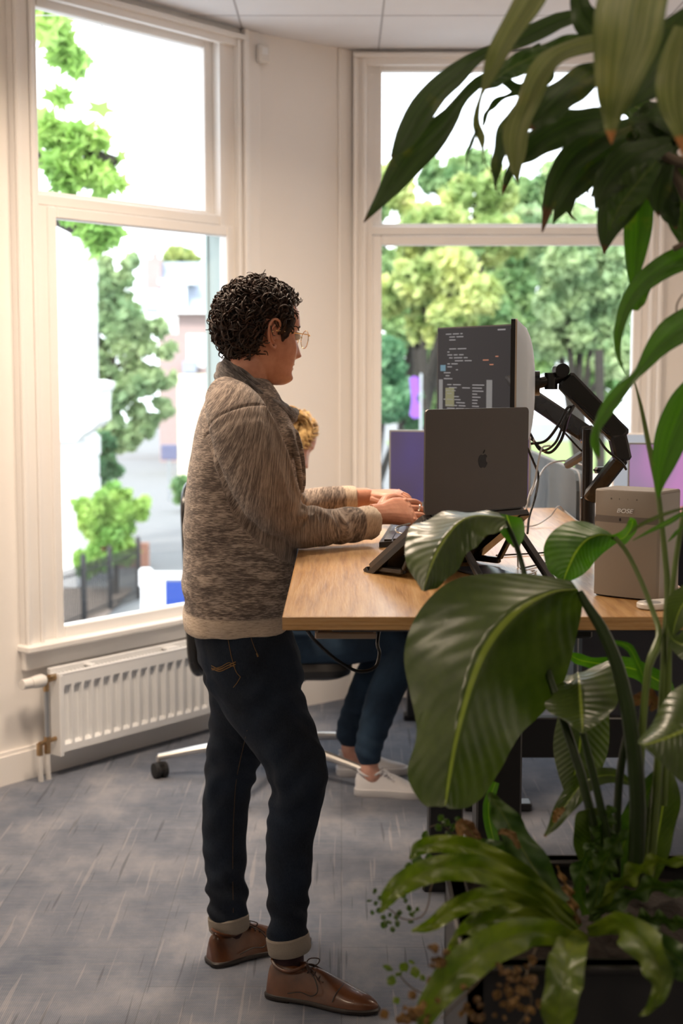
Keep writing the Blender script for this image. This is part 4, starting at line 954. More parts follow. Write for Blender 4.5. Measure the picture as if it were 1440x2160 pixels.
# arms of the body (inside the sleeves)
SHR = [px(500, 880, 3.43), px(530, 965, 3.40), px(566, 1050, 3.43), px(606, 1107, 3.50), px(655, 1112, 3.52), px(710, 1108, 3.57), px(765, 1097, 3.63)]
SHL = [px(535, 885, 3.78), px(560, 965, 3.86), px(590, 1040, 3.92), px(630, 1070, 3.97), px(680, 1058, 4.0), px(735, 1052, 4.03)]
limb(bm_, [(SHR[0], .055), (SHR[1], .050), (SHR[2], .045), (SHR[3], .042), (SHR[4], .040), (SHR[5], .035), (SHR[6], .029), (px(795, 1090, 3.66), .0265)], 18, 26)
limb(bm_, [(SHL[0], .055), (SHL[1], .050), (SHL[2], .045), (SHL[3], .040), (SHL[4], .036), (SHL[5], .031), (px(775, 1048, 4.05), .0255)], 18, 24)
WR = px(806, 1084, 3.665); hd = (px(905, 1076, 3.74) - px(800, 1086, 3.66)).normalized()
hand(hn_, WR, hd, Vector((-.12, -.95, .85)), Vector((.1, .8, .8)), 1.04, curl=(.34, .30, .30, .32), thumb_out=.1, spread=.10)
WL = px(783, 1047, 4.055); hd2 = (px(905, 1040, 4.0) - px(780, 1048, 4.05)).normalized()
hand(hn_, WL, hd2, Vector((-.1, .15, 1)), Vector((.1, -1, -.1)), .95, curl=(.75, .8, .75, .7), thumb_out=-.55, spread=.10)
# legs
LR = [(px(512, 1400, 3.53), .095), (px(545, 1490, 3.51), .088), (px(592, 1580, 3.475), .070), (px(630, 1655, 3.45), .056), (px(615, 1740, 3.455), .050), (px(610, 1840, 3.465), .047), (px(606, 1930, 3.475), .038), (px(604, 2010, 3.475), .036)]
LLg = [(px(505, 1400, 3.68), .092), (px(505, 1490, 3.71), .080), (px(498, 1580, 3.72), .062), (px(482, 1660, 3.72), .050), (px(474, 1750, 3.72), .047), (px(478, 1850, 3.70), .042), (px(484, 1920, 3.69), .036), (px(490, 1975, 3.68), .034)]
LR = [(p, r * .74) for p, r in LR]; LLg = [(p, r * .74) for p, r in LLg]
limb(bm_, LR, 18, 26); limb(bm_, LLg, 18, 26)
c, a, b = sec(1360, 415, 640, .16, shrink=.02); c2, a2, b2 = sec(1450, 460, 640, .15, shrink=.02)
bm_.rings([ell(px(498, 1310, 3.6), .09, .14, bf, bl, 28), ell(px(515, 1360, 3.6), .095, .135, bf, bl, 28), ell(px(525, 1410, 3.6), .08, .125, bf, bl, 28), ell(px(535, 1440, 3.6), .05, .09, bf, bl, 28)], True)
# feet inside the shoes
FR0 = Vector((-.185, 3.462, 0)); FR1 = Vector((.092, 3.352, 0)); FL0 = Vector((-.352, 3.632, 0)); FL1 = Vector((-.092, 3.795, 0))
for a0, a1 in ((FR0, FR1), (FL0, FL1)):
    d = a1 - a0; limb(bm_, [(a0 + d * .20 + Vector((0, 0, .050)), .022), (a0 + d * .42 + Vector((0, 0, .040)), .021), (a0 + d * .72 + Vector((0, 0, .030)), .010)], 14, 12)
body_me = merge([bake(bm_, .0036, 3, .45, 'a', ORG), bake(hd_, .0019, 2, .4, 'b', ORG), bake(er_, .0012, 2, .4, 'c', ORG), bake(hn_, .0014, 3, .45, 'd', ORG)])
man = link_mesh(body_me, 'person', SKIN, None, ORG)
tag(man, 'person with dark curly hair standing at the desk in a mottled grey-brown sweater', 'person')

# lips and eyes
mb = MB()
HP = lambda x, y, z: HO + hf * x + hl * y + hu * z
EYEM = pmat('eye_white', (.7, .66, .62), .2)
for sgn in (-1, 1): MB().lathe([(0, -.011), (.008, -.008), (.011, 0), (.008, .008), (0, .011)], HP(.0795, sgn * .031, .010), 14).build('eye', EYEM, man)
for sgn in (-1, 1):
    MB().tube(cr3([HP(.086, sgn * .014, .030), HP(.0855, sgn * .028, .034), HP(.076, sgn * .043, .031)], 10), [.0028, .003, .003, .0032, .003, .003, .003, .0026, .002, .0012], 7).build('eyebrow', pmat('dark_eyebrow', (.03, .018, .012), .8), man)
# glasses
gl = MB()
for sgn in (-1, 1):
    c0 = HP(.103, sgn * .033, .004)
    gl.tube([c0 + hl * (math.cos(q) * .0245) + hu * (math.sin(q) * .0225) - hf * (.004 * abs(math.cos(q)) * (1 if math.cos(q) * sgn > 0 else 0)) for q in [2 * math.pi * k / 28 for k in range(28)]], .0010, 6, closed=True)
    gl.tube(cr3([HP(.100, sgn * .057, .012), HP(.099, sgn * .066, .013), HP(.085, sgn * .0735, .014), HP(.03, sgn * .0755, .013), HP(-.002, sgn * .074, .012), HP(-.012, sgn * .074, -.004)], 22), .0013, 6)
gl.tube(cr3([HP(.104, -.010, .009), HP(.108, 0, .012), HP(.104, .010, .009)], 8), .0012, 6)
gls = gl.build('glasses', M['gold'], man)
for sgn in (-1, 1):
    c0 = HP(.1025, sgn * .033, .004); mb = MB()
    mb.rings([[c0 + hf * t + hl * (math.cos(q) * .0238) + hu * (math.sin(q) * .0218) for q in [2 * math.pi * k / 24 for k in range(24)]] for t in (0, .001)]); mb.build('lens', M['glass'], gls, smooth=False)
# ring on the near hand
# ---- hair: cap plus individual curls
def hairmat(name, c1, c2, rough=.45):
    m, n, b = new_mat(name); tc = n.nodes.new('ShaderNodeTexCoord'); g = noise_tex(n, tc.outputs['Object'], 70, 3)
    cc = ramp(n, g, [(.35, c1), (.68, c2)]).outputs[0]; n.links.new(cc, b.inputs['Base Color']); b.inputs['Roughness'].default_value = rough
    setin(b, Specular_IOR_Level=.35); return m
HAIR = hairmat('dark_brown_hair', (.007, .004, .003), (.050, .022, .012), .5); BLOND = hairmat('blond_hair', (.30, .17, .06), (.66, .46, .20))
def scalp(th, ph, thick=1.0):
    """th azimuth (0 front), ph elevation -> point and outward vector in head coords"""
    d = Vector((math.cos(th) * math.cos(ph), math.sin(th) * math.cos(ph), math.sin(ph)))
    back = max(0, -math.cos(th)); top = max(0, math.sin(ph))
    rx = .090 if d.x > 0 else .104; r = 1 / math.sqrt((d.x / rx) ** 2 + (d.y / .075) ** 2 + (d.z / (.098 if d.z > 0 else .09)) ** 2)
    return d, r, back, top
HC = HO + hf * -.006 + hu * .024
def in_hair(th, ph):
    a = abs((th + math.pi) % (2 * math.pi) - math.pi); e = math.degrees(ph); d = math.degrees(a)
    lim = 46 if d < 36 else (46 - (d - 36) * 1.5 if d < 58 else (13 - (d - 58) * 2.3 if d < 70 else (-16 if d < 77 else (12 if d < 108 else (-25 - (d - 108) * 1.1 if d < 132 else -52)))))
    return e > lim
def hair_thick(th, ph):
    c = math.cos(th); s_ = math.sin(ph); return .010 + .020 * max(0, -c) * math.cos(ph * .8) + .012 * max(0, s_) + .004 * max(0, c)
cap = MB(); NT, NP = 72, 44; grid = {}
for i in range(NT):
    for j in range(NP):
        th = 2 * math.pi * i / NT; ph = R(-60) + R(150) * j / (NP - 1)
        d, r, _, _ = scalp(th, ph); ok = in_hair(th, ph)
        hh = r + (hair_thick(th, ph) * (.62 + .55 * mnoise.noise(d * 9 + Vector((3, 1, 5)))) if ok else -.012)
        grid[i, j] = HC + (hf * d.x + hl * d.y + hu * d.z) * hh
vs = [grid[i, j] for i in range(NT) for j in range(NP)]; fs = [(i * NP + j, ((i + 1) % NT) * NP + j, ((i + 1) % NT) * NP + j + 1, i * NP + j + 1) for i in range(NT) for j in range(NP - 1)]
cap.add(vs, fs)
g1 = random.Random(21); cnt = 0
while cnt < 1500:
    th = g1.uniform(0, 2 * math.pi); ph = math.asin(g1.uniform(-.85, 1))
    if not in_hair(th, ph): continue
    ta = abs((th + math.pi) % (2 * math.pi) - math.pi)
    if 68 < math.degrees(ta) < 116 and math.degrees(ph) < 22: continue
    if math.degrees(ta) < 62 and math.degrees(ph) < 44: continue
    cnt += 1
    d, r, bk_, tp2 = scalp(th, ph); t_ = hair_thick(th, ph); D3 = hf * d.x + hl * d.y + hu * d.z
    base = HC + D3 * (r + t_ * g1.uniform(.2, .75))
    tan = D3.cross(Vector((g1.uniform(-1, 1), g1.uniform(-1, 1), g1.uniform(-1, 1)))).normalized(); dwn = (-hu + D3 * hu.dot(D3)); tan = (tan + dwn * .5 + hf * .25 * (1 if d.x > 0 else -.4)).normalized()
    bi = D3.cross(tan).normalized(); rad_ = g1.uniform(.0055, .0125); L = g1.uniform(.02, .046); turns = g1.uniform(.7, 1.5); ph0 = g1.uniform(0, 6.28); K = 13; pts = []
    lift = .35 if cnt % 9 else 1.1
    for k in range(K):
        t = k / (K - 1); q = ph0 + turns * 2 * math.pi * t
        p = base + tan * (L * t) + D3 * (rad_ * math.sin(q) * .8 + t_ * lift * t * .5 - .010 * t * t) + bi * (rad_ * math.cos(q))
        pts.append(p)
    w0 = g1.uniform(.0014, .0030); cap.tube(pts, [w0 * (1 - .6 * (k / (K - 1))) for k in range(K)], 5, flat=1.5)
for (x, y, r_) in ((472, 622, 5), (470, 640, 4), (455, 662, 5), (452, 672, 4), (458, 690, 5), (452, 700, 4), (456, 652, 4), (630, 632, 5), (478, 612, 6)):
    c = px(x, y, 3.60); cap.tube([c + Vector((math.cos(q) * r_ / 830, .004 * math.sin(q * 2), math.sin(q) * r_ / 830)) for q in [(.4 + 5.2 * k / 12) + x for k in range(13)]], [.0011] * 13, 5)
# sideburn
cap.tube([HP(.030, -.0735, .045), HP(.030, -.0745, .02), HP(.026, -.0725, .004), HP(.024, -.070, -.012)], [.020, .014, .009, .002], 12, flat=.28)
cap.tube([HP(.030, .0735, .045), HP(.030, .0745, .02), HP(.026, .0725, .004), HP(.024, .070, -.012)], [.020, .014, .009, .002], 12, flat=.28)
cap.build('hair', HAIR, man, ang=180)

# ---- sweater
sw = MB(); loops = [ell(c, a, b, bf, bl, 40, 2.5) for c, a, b in [sec(*t) for t in TORSO]]; sw.rings(loops, True)
SLR = [(SHR[0], .074), (SHR[1], .078), (SHR[2], .070), (SHR[3] + Vector((0, 0, .004)), .056), (SHR[4], .051), (SHR[5] + Vector((0, 0, -.002)), .046), (px(752, 1106, 3.60), .045), (px(783, 1104, 3.63), .047)]
SLL = [(SHL[0], .075), (SHL[1], .070), (SHL[2], .062), (SHL[3], .050), (SHL[4], .042), (SHL[5] + Vector((-.01, 0, 0)), .038), (px(752, 1051, 4.035), .037)]
limb(sw, [(px(478, 838, 3.52), .055)] + SLR[:6], 30, 34); limb(sw, [(px(500, 845, 3.70), .055)] + SLL[:5], 26, 30)
def opentube(mb, pts, seg=28, n=10, th=.004):
    P = crom([(*p[0], p[1]) for p in pts], n); ps = [Vector(q[:3]) for q in P]; rs = [float(q[3]) for q in P]
    loop_p = ps + ps[::-1]; loop_r = rs + [r - th for r in rs[::-1]]
    loops = []
    for i, p in enumerate(ps):
        t = (ps[min(i + 1, n - 1)] - ps[max(i - 1, 0)]).normalized(); a = (UPV - t * UPV.dot(t)).normalized(); b = t.cross(a)
        loops.append((p, a, b))
    R_ = [[p + a * (math.cos(q) * r) + b * (math.sin(q) * r) for q in [2 * math.pi * k / seg for k in range(seg)]] for (p, a, b), r in zip(loops, rs)]
    R2 = [[p + a * (math.cos(q) * (r - th)) + b * (math.sin(q) * (r - th)) for q in [2 * math.pi * k / seg for k in range(seg)]] for (p, a, b), r in zip(loops[::-1], rs[::-1])]
    mb.rings(R_ + R2, False, True)
opentube(sw, [(SLR[4][0], .051), (SLR[5][0], .046), (SLR[6][0], .044), (SLR[7][0], .046)], th=.008, n=14)
opentube(sw, [(SLL[3][0], .049), (SLL[4][0], .042), (SLL[5][0], .038), (SLL[6][0], .036)], th=.008, n=12)
# folded cowl collar: three stacked rings dropping to the front
def cring(yb, xb, yf, xf, hw, n=44, sag=0.0):
    """ring through back point and front point (image measured, mid depth), half width hw"""
    pb = px(xb, yb, 3.60); pf = px(xf, yf, 3.62); c = (pb + pf) / 2; ax = (pf - pb) / 2; out = []
    for k in range(n):
        q = 2 * math.pi * k / n; out.append(c + ax * math.cos(q) + bl * (hw * math.sin(q)) + Vector((0, 0, -sag * math.sin(q) ** 2)))
    return out
# fold ridges: armhole seam, front of sleeve, elbow creases
def ridge(pts, r0, n=26):
    sw.tube(cr3(pts, n), [max(.002, r0 * math.sin(math.pi * (k + .6) / (n + .2)) ** .5) for k in range(n)], 8)
ridge([px(556, 850, 3.39), px(592, 930, 3.385), px(616, 1010, 3.40), px(632, 1062, 3.44)], .009)
ridge([px(548, 885, 3.355), px(576, 960, 3.35), px(600, 1030, 3.37), px(620, 1080, 3.42)], .008)
ridge([px(640, 1064, 3.455), px(648, 1090, 3.455), px(640, 1120, 3.46)], .007)
ridge([px(662, 1070, 3.48), px(668, 1095, 3.475), px(660, 1130, 3.48)], .006)
ridge([px(600, 1075, 3.40), px(628, 1086, 3.43), px(646, 1078, 3.46)], .010)
ridge([px(455, 905, 3.44), px(462, 985, 3.42), px(490, 1060, 3.42)], .008)
ridge([px(625, 905, 3.56), px(636, 970, 3.56), px(640, 1040, 3.56)], .010)
ridge([px(612, 900, 3.49), px(628, 975, 3.47), px(636, 1040, 3.48)], .009)
sw_me = bake(sw, .0042, 4, .5, 'sweater', ORG)
co, no = arr(sw_me); W = co + np.array(ORG, np.float32)
def closest(W, pts):
    P = np.array([tuple(p) for p in cr3(pts, 24)]); best = np.full(len(W), 9e9); num = np.zeros(len(W)); den = np.zeros(len(W)); L = np.concatenate([[0], np.cumsum(np.linalg.norm(P[1:] - P[:-1], axis=1))])
    for i in range(23):
        d = P[i + 1] - P[i]; l2 = (d * d).sum(); t = np.clip(((W - P[i]) @ d) / l2, 0, 1); dd = ((W - P[i] - t[:, None] * d) ** 2).sum(1)
        best = np.minimum(best, dd); w = np.exp(-dd / .0006); num += w * (L[i] + t * math.sqrt(l2)); den += w
    s_ = np.where(den > 1e-12, num / np.maximum(den, 1e-12), 0)
    return np.sqrt(best), s_, L[-1], P
dR, sR, LRn, PR = closest(W, [p for p, r in SLR]); dL, sL, LLn, PLf = closest(W, [p for p, r in SLL])
# soft wrinkles
zz = W[:, 2]; xx = W[:, 0]; yy = W[:, 1]
arm_m = np.clip((.088 - np.minimum(dR, dL)) / .01, 0, 1)
f1 = np.sin(zz * 46 + 3 * np.sin(xx * 14) + 2 * np.sin(yy * 11)) * .5 + np.sin(zz * 83 + xx * 30 + 2.4 * np.sin(xx * 19)) * .3
lowm = np.clip((1.25 - zz) / .25, .15, 1)
disp = (1 - arm_m) * f1 * .0070 * lowm
fa = np.sin(sR * 95 + 2.2 * np.sin(yy * 40 + zz * 35)) * .5 + .5 * np.sin(sR * 55 + zz * 60)
disp += arm_m * fa * .0040 * np.clip((sR - .12) / .12, .25, 1)
# seam groove around the arm hole
disp -= .0035 * np.exp(-((sR - .012) / .0035) ** 2) * (dR < .10) * (yy < 3.55)
hem = np.clip((.905 - zz) / .004, 0, 1) * (1 - arm_m)
co2 = co + no * disp[:, None]; setco(sw_me, co2)
base_t = np.array([tuple(p) for p in (bf, bl, UPV)])
st = np.stack([zz + .12 * (xx + .25) ** 2 * 2, (xx * .9 + yy * .3), yy - xx * .3], 1)
ax_t = sR * 1.0 + (W[:, 2] - 1.3) * .30 * 1.0
bl_ = 1 / (1 + np.exp(-(xx - px(622, 1080, 3.5).x) / .035))
ua = zz * .80 - xx * .60; fa_ = xx * .97 - zz * .2
stR = np.stack([ua * (1 - bl_) + fa_ * bl_, zz * .6 + xx * .5, yy], 1); stL = np.stack([xx * .97 - zz * .2, zz + 2, yy], 1)
useR = (dR < .092) & (yy < 3.56) | ((dR < .07)); useL = (dL < .08) & ~useR
stv = np.where(useR[:, None], stR, np.where(useL[:, None], stL, st))
attr(sw_me, 'st', stv, 'FLOAT_VECTOR')
# pale hem band and cuffs
hemz = np.array([px(500, 1283, 3.6).z])[0] + (xx + .25) * -.02
band = np.clip((hemz - zz) / .003, 0, 1)
cuffR = np.clip((sR - (LRn - .048)) / .003, 0, 1) * (dR < .06); cuffL = np.clip((sL - (LLn - .042)) / .003, 0, 1) * (dL < .055)
attr(sw_me, 'band', np.maximum(band, np.maximum(cuffR * 1.0, cuffL)))
colr = np.clip((zz - 1.50) / .01, 0, 1) * 0
def knit():
    m, n, b = new_mat('mottled_knit'); a = n.nodes.new('ShaderNodeAttribute'); a.attribute_name = 'st'; bd = n.nodes.new('ShaderNodeAttribute'); bd.attribute_name = 'band'
    v = mapping(n, a.outputs['Vector'], (390, 62, 62)); g = noise_tex(n, v, 1.0, 3, .6)
    g2 = noise_tex(n, mapping(n, a.outputs['Vector'], (60, 14, 14)), 1.0, 2, .5)
    k = mathn(n, 'ADD', g, mathn(n, 'MULTIPLY', mathn(n, 'SUBTRACT', g2, .5), .55))
    c = ramp(n, k, [(.33, (.10, .078, .067)), (.47, (.18, .142, .12)), (.56, (.32, .255, .21)), (.72, (.49, .40, .33))]).outputs[0]
    cb = ramp(n, g, [(.24, (.20, .15, .12)), (.40, (.48, .38, .29)), (.62, (.62, .51, .40))]).outputs[0]
    c = mixc(n, bd.outputs['Fac'], c, cb)
    n.links.new(c, b.inputs['Base Color']); b.inputs['Roughness'].default_value = .95; setin(b, Specular_IOR_Level=.1, Sheen_Weight=.25)
    tc = n.nodes.new('ShaderNodeTexCoord'); bumpn(n, b, mathn(n, 'ADD', noise_tex(n, tc.outputs['Object'], 500, 2), g), .45, .0015); return m
sweater = link_mesh(sw_me, 'sweater', knit(), man, ORG)

# ---- cowl collar, its own knitted part
ck = MB()
for (yb, xb, yf, xf, hw, r_) in ((757, 490, 850, 580, .078, .0085), (762, 480, 862, 600, .096, .0135), (777, 468, 880, 613, .116, .0165), (794, 462, 902, 609, .132, .0135)):
    ck.tube(cring(yb, xb, yf, xf, hw, 60, .006), r_, 14, closed=True)
ck.tube(cr3([px(548, 818, 3.505), px(575, 852, 3.52), px(606, 868, 3.56), px(620, 872, 3.62), px(606, 868, 3.68)], 24), [.009 + .007 * math.sin(k / 23 * math.pi) for k in range(24)], 10)
ck.tube(cr3([px(520, 800, 3.485), px(555, 845, 3.49), px(588, 880, 3.53), px(612, 892, 3.60)], 24), [.006 + .006 * math.sin(k / 23 * math.pi) for k in range(24)], 10)
ck_me = bake(ck, .0026, 1, .4, 'collar', ORG); co, no = arr(ck_me); W = co + np.array(ORG, np.float32)
setco(ck_me, co + no * (np.sin(W[:, 2] * 170 + W[:, 0] * 95 + 2 * np.sin(W[:, 1] * 40)) * .0012)[:, None])
attr(ck_me, 'st', np.stack([W[:, 2] * .9 + W[:, 0] * .75, W[:, 1], W[:, 0]], 1), 'FLOAT_VECTOR'); attr(ck_me, 'band', np.zeros(len(W)))
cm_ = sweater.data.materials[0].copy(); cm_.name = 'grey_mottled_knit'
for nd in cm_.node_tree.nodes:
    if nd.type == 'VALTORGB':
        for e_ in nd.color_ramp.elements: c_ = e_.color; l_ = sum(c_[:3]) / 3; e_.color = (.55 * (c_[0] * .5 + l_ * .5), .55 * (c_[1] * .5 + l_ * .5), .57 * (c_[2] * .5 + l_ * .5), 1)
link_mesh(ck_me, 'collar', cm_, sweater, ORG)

# ---- jeans
jn = MB()
RR = [(px(515, 1400, 3.545), .108), (px(556, 1480, 3.515), .099), (px(600, 1560, 3.48), .083), (px(632, 1640, 3.45), .0725), (px(622, 1700, 3.45), .063), (px(612, 1760, 3.455), .0615), (px(609, 1840, 3.46), .0575), (px(607, 1920, 3.47), .050), (px(607, 1985, 3.475), .049)]
RL = [(px(508, 1400, 3.665), .102), (px(512, 1490, 3.70), .088), (px(498, 1570, 3.72), .077), (px(482, 1650, 3.72), .066), (px(474, 1730, 3.72), .0605), (px(474, 1800, 3.715), .0575), (px(478, 1870, 3.70), .054), (px(483, 1940, 3.69), .053)]
limb(jn, RR, 28, 34); limb(jn, RL, 28, 34)
jn.rings([ell(px(504, 1300, 3.6), .118, .158, bf, bl, 32), ell(px(515, 1340, 3.6), .128, .165, bf, bl, 32), ell(px(528, 1395, 3.6), .132, .166, bf, bl, 32), ell(px(540, 1440, 3.6), .122, .158, bf, bl, 32), ell(px(548, 1490, 3.6), .095, .135, bf, bl, 32), ell(px(552, 1540, 3.6), .055, .09, bf, bl, 32)], True)
jn_me = bake(jn, .0048, 5, .5, 'jeans', ORG); co, no = arr(jn_me); W = co + np.array(ORG, np.float32); zz, xx, yy = W[:, 2], W[:, 0], W[:, 1]
kz = .55; kn = np.exp(-((zz - kz) / .10) ** 2); an_ = np.exp(-((zz - .17) / .09) ** 2); hp = np.exp(-((zz - .76) / .07) ** 2)
w_ = np.sin(zz * 95 + 4 * np.sin(xx * 21 + zz * 9) + 26 * yy) * .5 + .5 * np.sin(zz * 51 + xx * 60 + 3 * np.sin(yy * 30 + zz * 14))
disp = w_ * (.0016 + .0048 * kn + .0045 * an_ + .0028 * hp)
setco(jn_me, co + no * disp[:, None])
def denim(name, c1, c2):
    m, n, b = new_mat(name); tc = n.nodes.new('ShaderNodeTexCoord'); P = tc.outputs['Object']
    g = noise_tex(n, P, 7, 4); g2 = noise_tex(n, mapping(n, P, (1, 1, .35)), 420, 2)
    c = ramp(n, g, [(.4, c1), (.65, c2)]).outputs[0]; c = mixc(n, mathn(n, 'MULTIPLY', g2, .18), c, (.10, .12, .15))
    n.links.new(c, b.inputs['Base Color']); b.inputs['Roughness'].default_value = .88; setin(b, Specular_IOR_Level=.2); bumpn(n, b, g2, .4, .001); return m
DEN = denim('dark_denim', (.0030, .0055, .0115), (.007, .0145, .030)); DEN2 = denim('blue_denim', (.008, .022, .045), (.018, .045, .085))
jeans = link_mesh(jn_me, 'jeans', DEN, man, ORG)
stitch = pmat('mustard_stitching', (.17, .09, .025), .7)
def onjeans(x, y, Y0=3.60):
    """front-most jeans surface point along the sight line of an image position"""
    o = Vector((0, 0, CAM_H)); d = (at(x, y, 1.0) - o).normalized(); return jeans_bvh.ray_cast(o, d)[0] + Vector((0, -.001, 0))
from mathutils.bvhtree import BVHTree
bm = bmesh.new(); bm.from_mesh(jn_me); bmesh.ops.translate(bm, vec=ORG, verts=bm.verts); jeans_bvh = BVHTree.FromBMesh(bm); bm.free()
mb = MB()
def stl(pts, r_=.0011):
    P = [onjeans(*p) for p in [tuple(q) for q in crom(pts, 14)]]; mb.tube(P, r_, 5)
stl([(480, 1345), (488, 1385), (497, 1415), (507, 1428)], .0009)
stl([(507, 1428), (500, 1440), (492, 1450)], .0009)
for d_ in (0, 5): 
    stl([(446, 1404 + d_), (462, 1411 + d_), (478, 1405 + d_), (497, 1396 + d_)], .0013); stl([(447, 1411 + d_ * .4), (465, 1407 + d_), (482, 1398 + d_), (496, 1402 + d_)], .0011)
mb.build('back_pocket_stitching', stitch, jeans)
mb = MB(); stl([(529, 1345), (536, 1365), (543, 1380)], .0006); stl([(541, 1378), (544, 1385)], .0022); mb.build('pocket_rivet', stitch, jeans)
mb = MB(); stl([(521, 1540), (512, 1580), (499, 1640), (494, 1700), (491, 1780), (491, 1860), (492, 1925)], .0004); mb.build('inner_seam', stitch, jeans)
# turned-up cuffs
CUF = pmat('undyed_denim_cuff', (.27, .235, .195), .9, noise=.1, nscale=200, bump=.4, bscale=500)
def cuff(c, r_, h, tilt):
    m = MB(); ax = (UPV + tilt).normalized(); a = ax.orthogonal().normalized(); b = ax.cross(a); L = []
    for rr, z in ((r_ - .002, -h / 2), (r_ + .003, -h / 2 - .001), (r_ + .006, -h / 2 + .004), (r_ + .0065, 0), (r_ + .006, h / 2 - .004), (r_ + .002, h / 2), (r_ - .006, h / 2 - .003), (r_ - .006, -h / 2 + .002)):
        L.append([c + ax * z + a * (math.cos(q) * rr * (1 + .03 * math.sin(3 * q))) + b * (math.sin(q) * rr) for q in [2 * math.pi * k / 36 for k in range(36)]])
    m.rings(L, False, True); return m
cuff(px(609, 1987, 3.475), .049, .046, Vector((-.16, 0, 0))).build('turn_up_cuff', CUF, jeans)
cuff(px(483, 1943, 3.69), .049, .040, Vector((-.10, 0, 0))).build('turn_up_cuff', CUF, jeans)
SOCK = pmat('dark_sock_red_band', (.03, .012, .016), .9)
for c in (px(608, 2015, 3.475), px(485, 1972, 3.69)):
    MB().tube([c + Vector((0, 0, -.035)), c + Vector((0, 0, .03))], [.040, .038], 24).build('sock', SOCK, man)

# ---- leather shoes
def leather():
    m, n, b = new_mat('cognac_leather'); tc = n.nodes.new('ShaderNodeTexCoord'); g = noise_tex(n, tc.outputs['Object'], 14, 4)
    c = ramp(n, g, [(.35, (.055, .018, .007)), (.65, (.13, .046, .016))]).outputs[0]; n.links.new(c, b.inputs['Base Color']); b.inputs['Roughness'].default_value = .30; setin(b, Coat_Weight=.25)
    bumpn(n, b, noise_tex(n, tc.outputs['Object'], 160, 3), .15, .001); return m
LEA = leather(); SOLE = pmat('dark_shoe_sole', (.018, .013, .011), .5); LACE = pmat('dark_brown_lace', (.03, .012, .008), .7)
def shoe(name, heel, toe, parent, mats, sneaker=False, side=1):
    L = (toe - heel).length; d = (toe - heel).normalized(); s_ = Vector((-d.y, d.x, 0)) * side; T = lambda a, b, z: heel + d * a + s_ * b + Vector((0, 0, z)); k = L / .295
    zs = .014
    # stations: x, halfwidth, sidebend, top height
    S = [(.002, .018, 0, .060), (.008, .029, 0, .078), (.022, .035, 0, .086), (.045, .0375, .000, .086), (.075, .037, .002, .082), (.10, .0375, .004, .084), (.125, .040, .006, .086), (.15, .044, .007, .078), (.175, .0475, .006, .066), (.20, .048, .004, .055), (.225, .0445, .001, .047), (.25, .037, -.002, .042), (.272, .027, -.004, .036), (.287, .015, -.005, .029), (.2945, .005, -.005, .022)]
    S = crom(S, 34); loops = []
    for x, w_, bd, h in S:
        l = []
        for q in [2 * math.pi * j / 28 for j in range(28)]:
            cy, sz = math.cos(q), math.sin(q); p = 2.3
            yb = w_ * math.copysign(abs(cy) ** (2 / p), cy); z = abs(sz) ** (2 / 1.9) if sz > 0 else 0
            narrow = 1 - .42 * max(0, z) * (1 if x < .14 else max(0, 1 - (x - .14) / .05))
            l.append(T(x * k, (bd + yb * narrow) * (1.0), zs + (h - zs) * z))
        loops.append(l)
    m = MB(); m.rings(loops, True); up_ = m.build('upper', mats[0], parent, ang=80)
    # sole and heel
    def outline(grow, z):
        o_ = []
        for x, w_, bd, h in S: o_.append(T((x + (grow if x > .15 else -grow) * (abs(x - .15) / .15)) * k, bd + w_ + grow, z))
        for x, w_, bd, h in S[::-1]: o_.append(T((x + (grow if x > .15 else -grow) * (abs(x - .15) / .15)) * k, bd - w_ - grow, z))
        return o_
    m = MB()
    if sneaker: m.rings([outline(.001, 0), outline(.003, .003), outline(.003, .026), outline(-.001, .028)])
    else:
        m.rings([outline(-.002, .003), outline(.003, .005), outline(.0035, .012), outline(.0, .0155)])
        hl_ = [(x, w_, bd) for x, w_, bd, h in S if x < .078]
        hp_ = lambda g_, z: [T((x - g_ * .5) * k, bd + w_ + g_, z) for x, w_, bd in hl_] + [T((x - g_ * .5) * k, bd - w_ - g_, z) for x, w_, bd in hl_[::-1]]
        m.rings([hp_(.0, 0), hp_(.0025, .002), hp_(.003, .014)])
    m.build('sole', mats[1], up_, ang=50)
    # opening collar
    m = MB(); col_ = []
    for q in [2 * math.pi * j / 24 for j in range(24)]: col_.append(T((.058 + .046 * math.cos(q)) * k, .026 * math.sin(q), .084 + .010 * abs(math.cos(q)) ** 2 - .006 * math.sin(q) ** 2))
    m.tube(col_, .0045, 8, closed=True); m.build('collar', mats[0], up_)
    if not sneaker:
        for sg in (-1, 1):
            m = MB(); m.tube(cr3([T(.108 * k, sg * .010, .0875), T(.135 * k, sg * .026, .074), T(.150 * k, sg * .040, .048), T(.135 * k, sg * .0445, .034), T(.105 * k, sg * .0425, .038), T(.07 * k, sg * .040, .028)], 24), .0014, 6); m.build('facing_seam', SOLE, up_)
        m = MB(); m.tube(cr3([T(.190 * k, -.0455, .028), T(.196 * k, -.034, .046), T(.200 * k, 0, .0545), T(.196 * k, .038, .046), T(.190 * k, .0535, .028)], 20), .0013, 6); m.build('toe_cap_seam', SOLE, up_)
    m = MB()
    for i in range(5):
        x = .100 + i * .0135; zt_ = .0905 - i * .0062; m.tube(cr3([T(x * k, -.017, zt_ - .006), T((x + .004) * k, 0, zt_ + .001), T(x * k, .017, zt_ - .006)], 9), .0022 if not sneaker else .0034, 6)
    for sg in (-1, 1):
        m.tube(cr3([T(.100 * k, 0, .093), T(.108 * k, sg * .014, .103), T(.126 * k, sg * .030, .098), T(.122 * k, sg * .020, .086), T(.102 * k, 0, .092)], 18), .0016, 6)
        m.tube(cr3([T(.100 * k, 0, .093), T(.120 * k, sg * .012, .089), T(.150 * k, sg * .026, .066)], 12), .0016, 6)
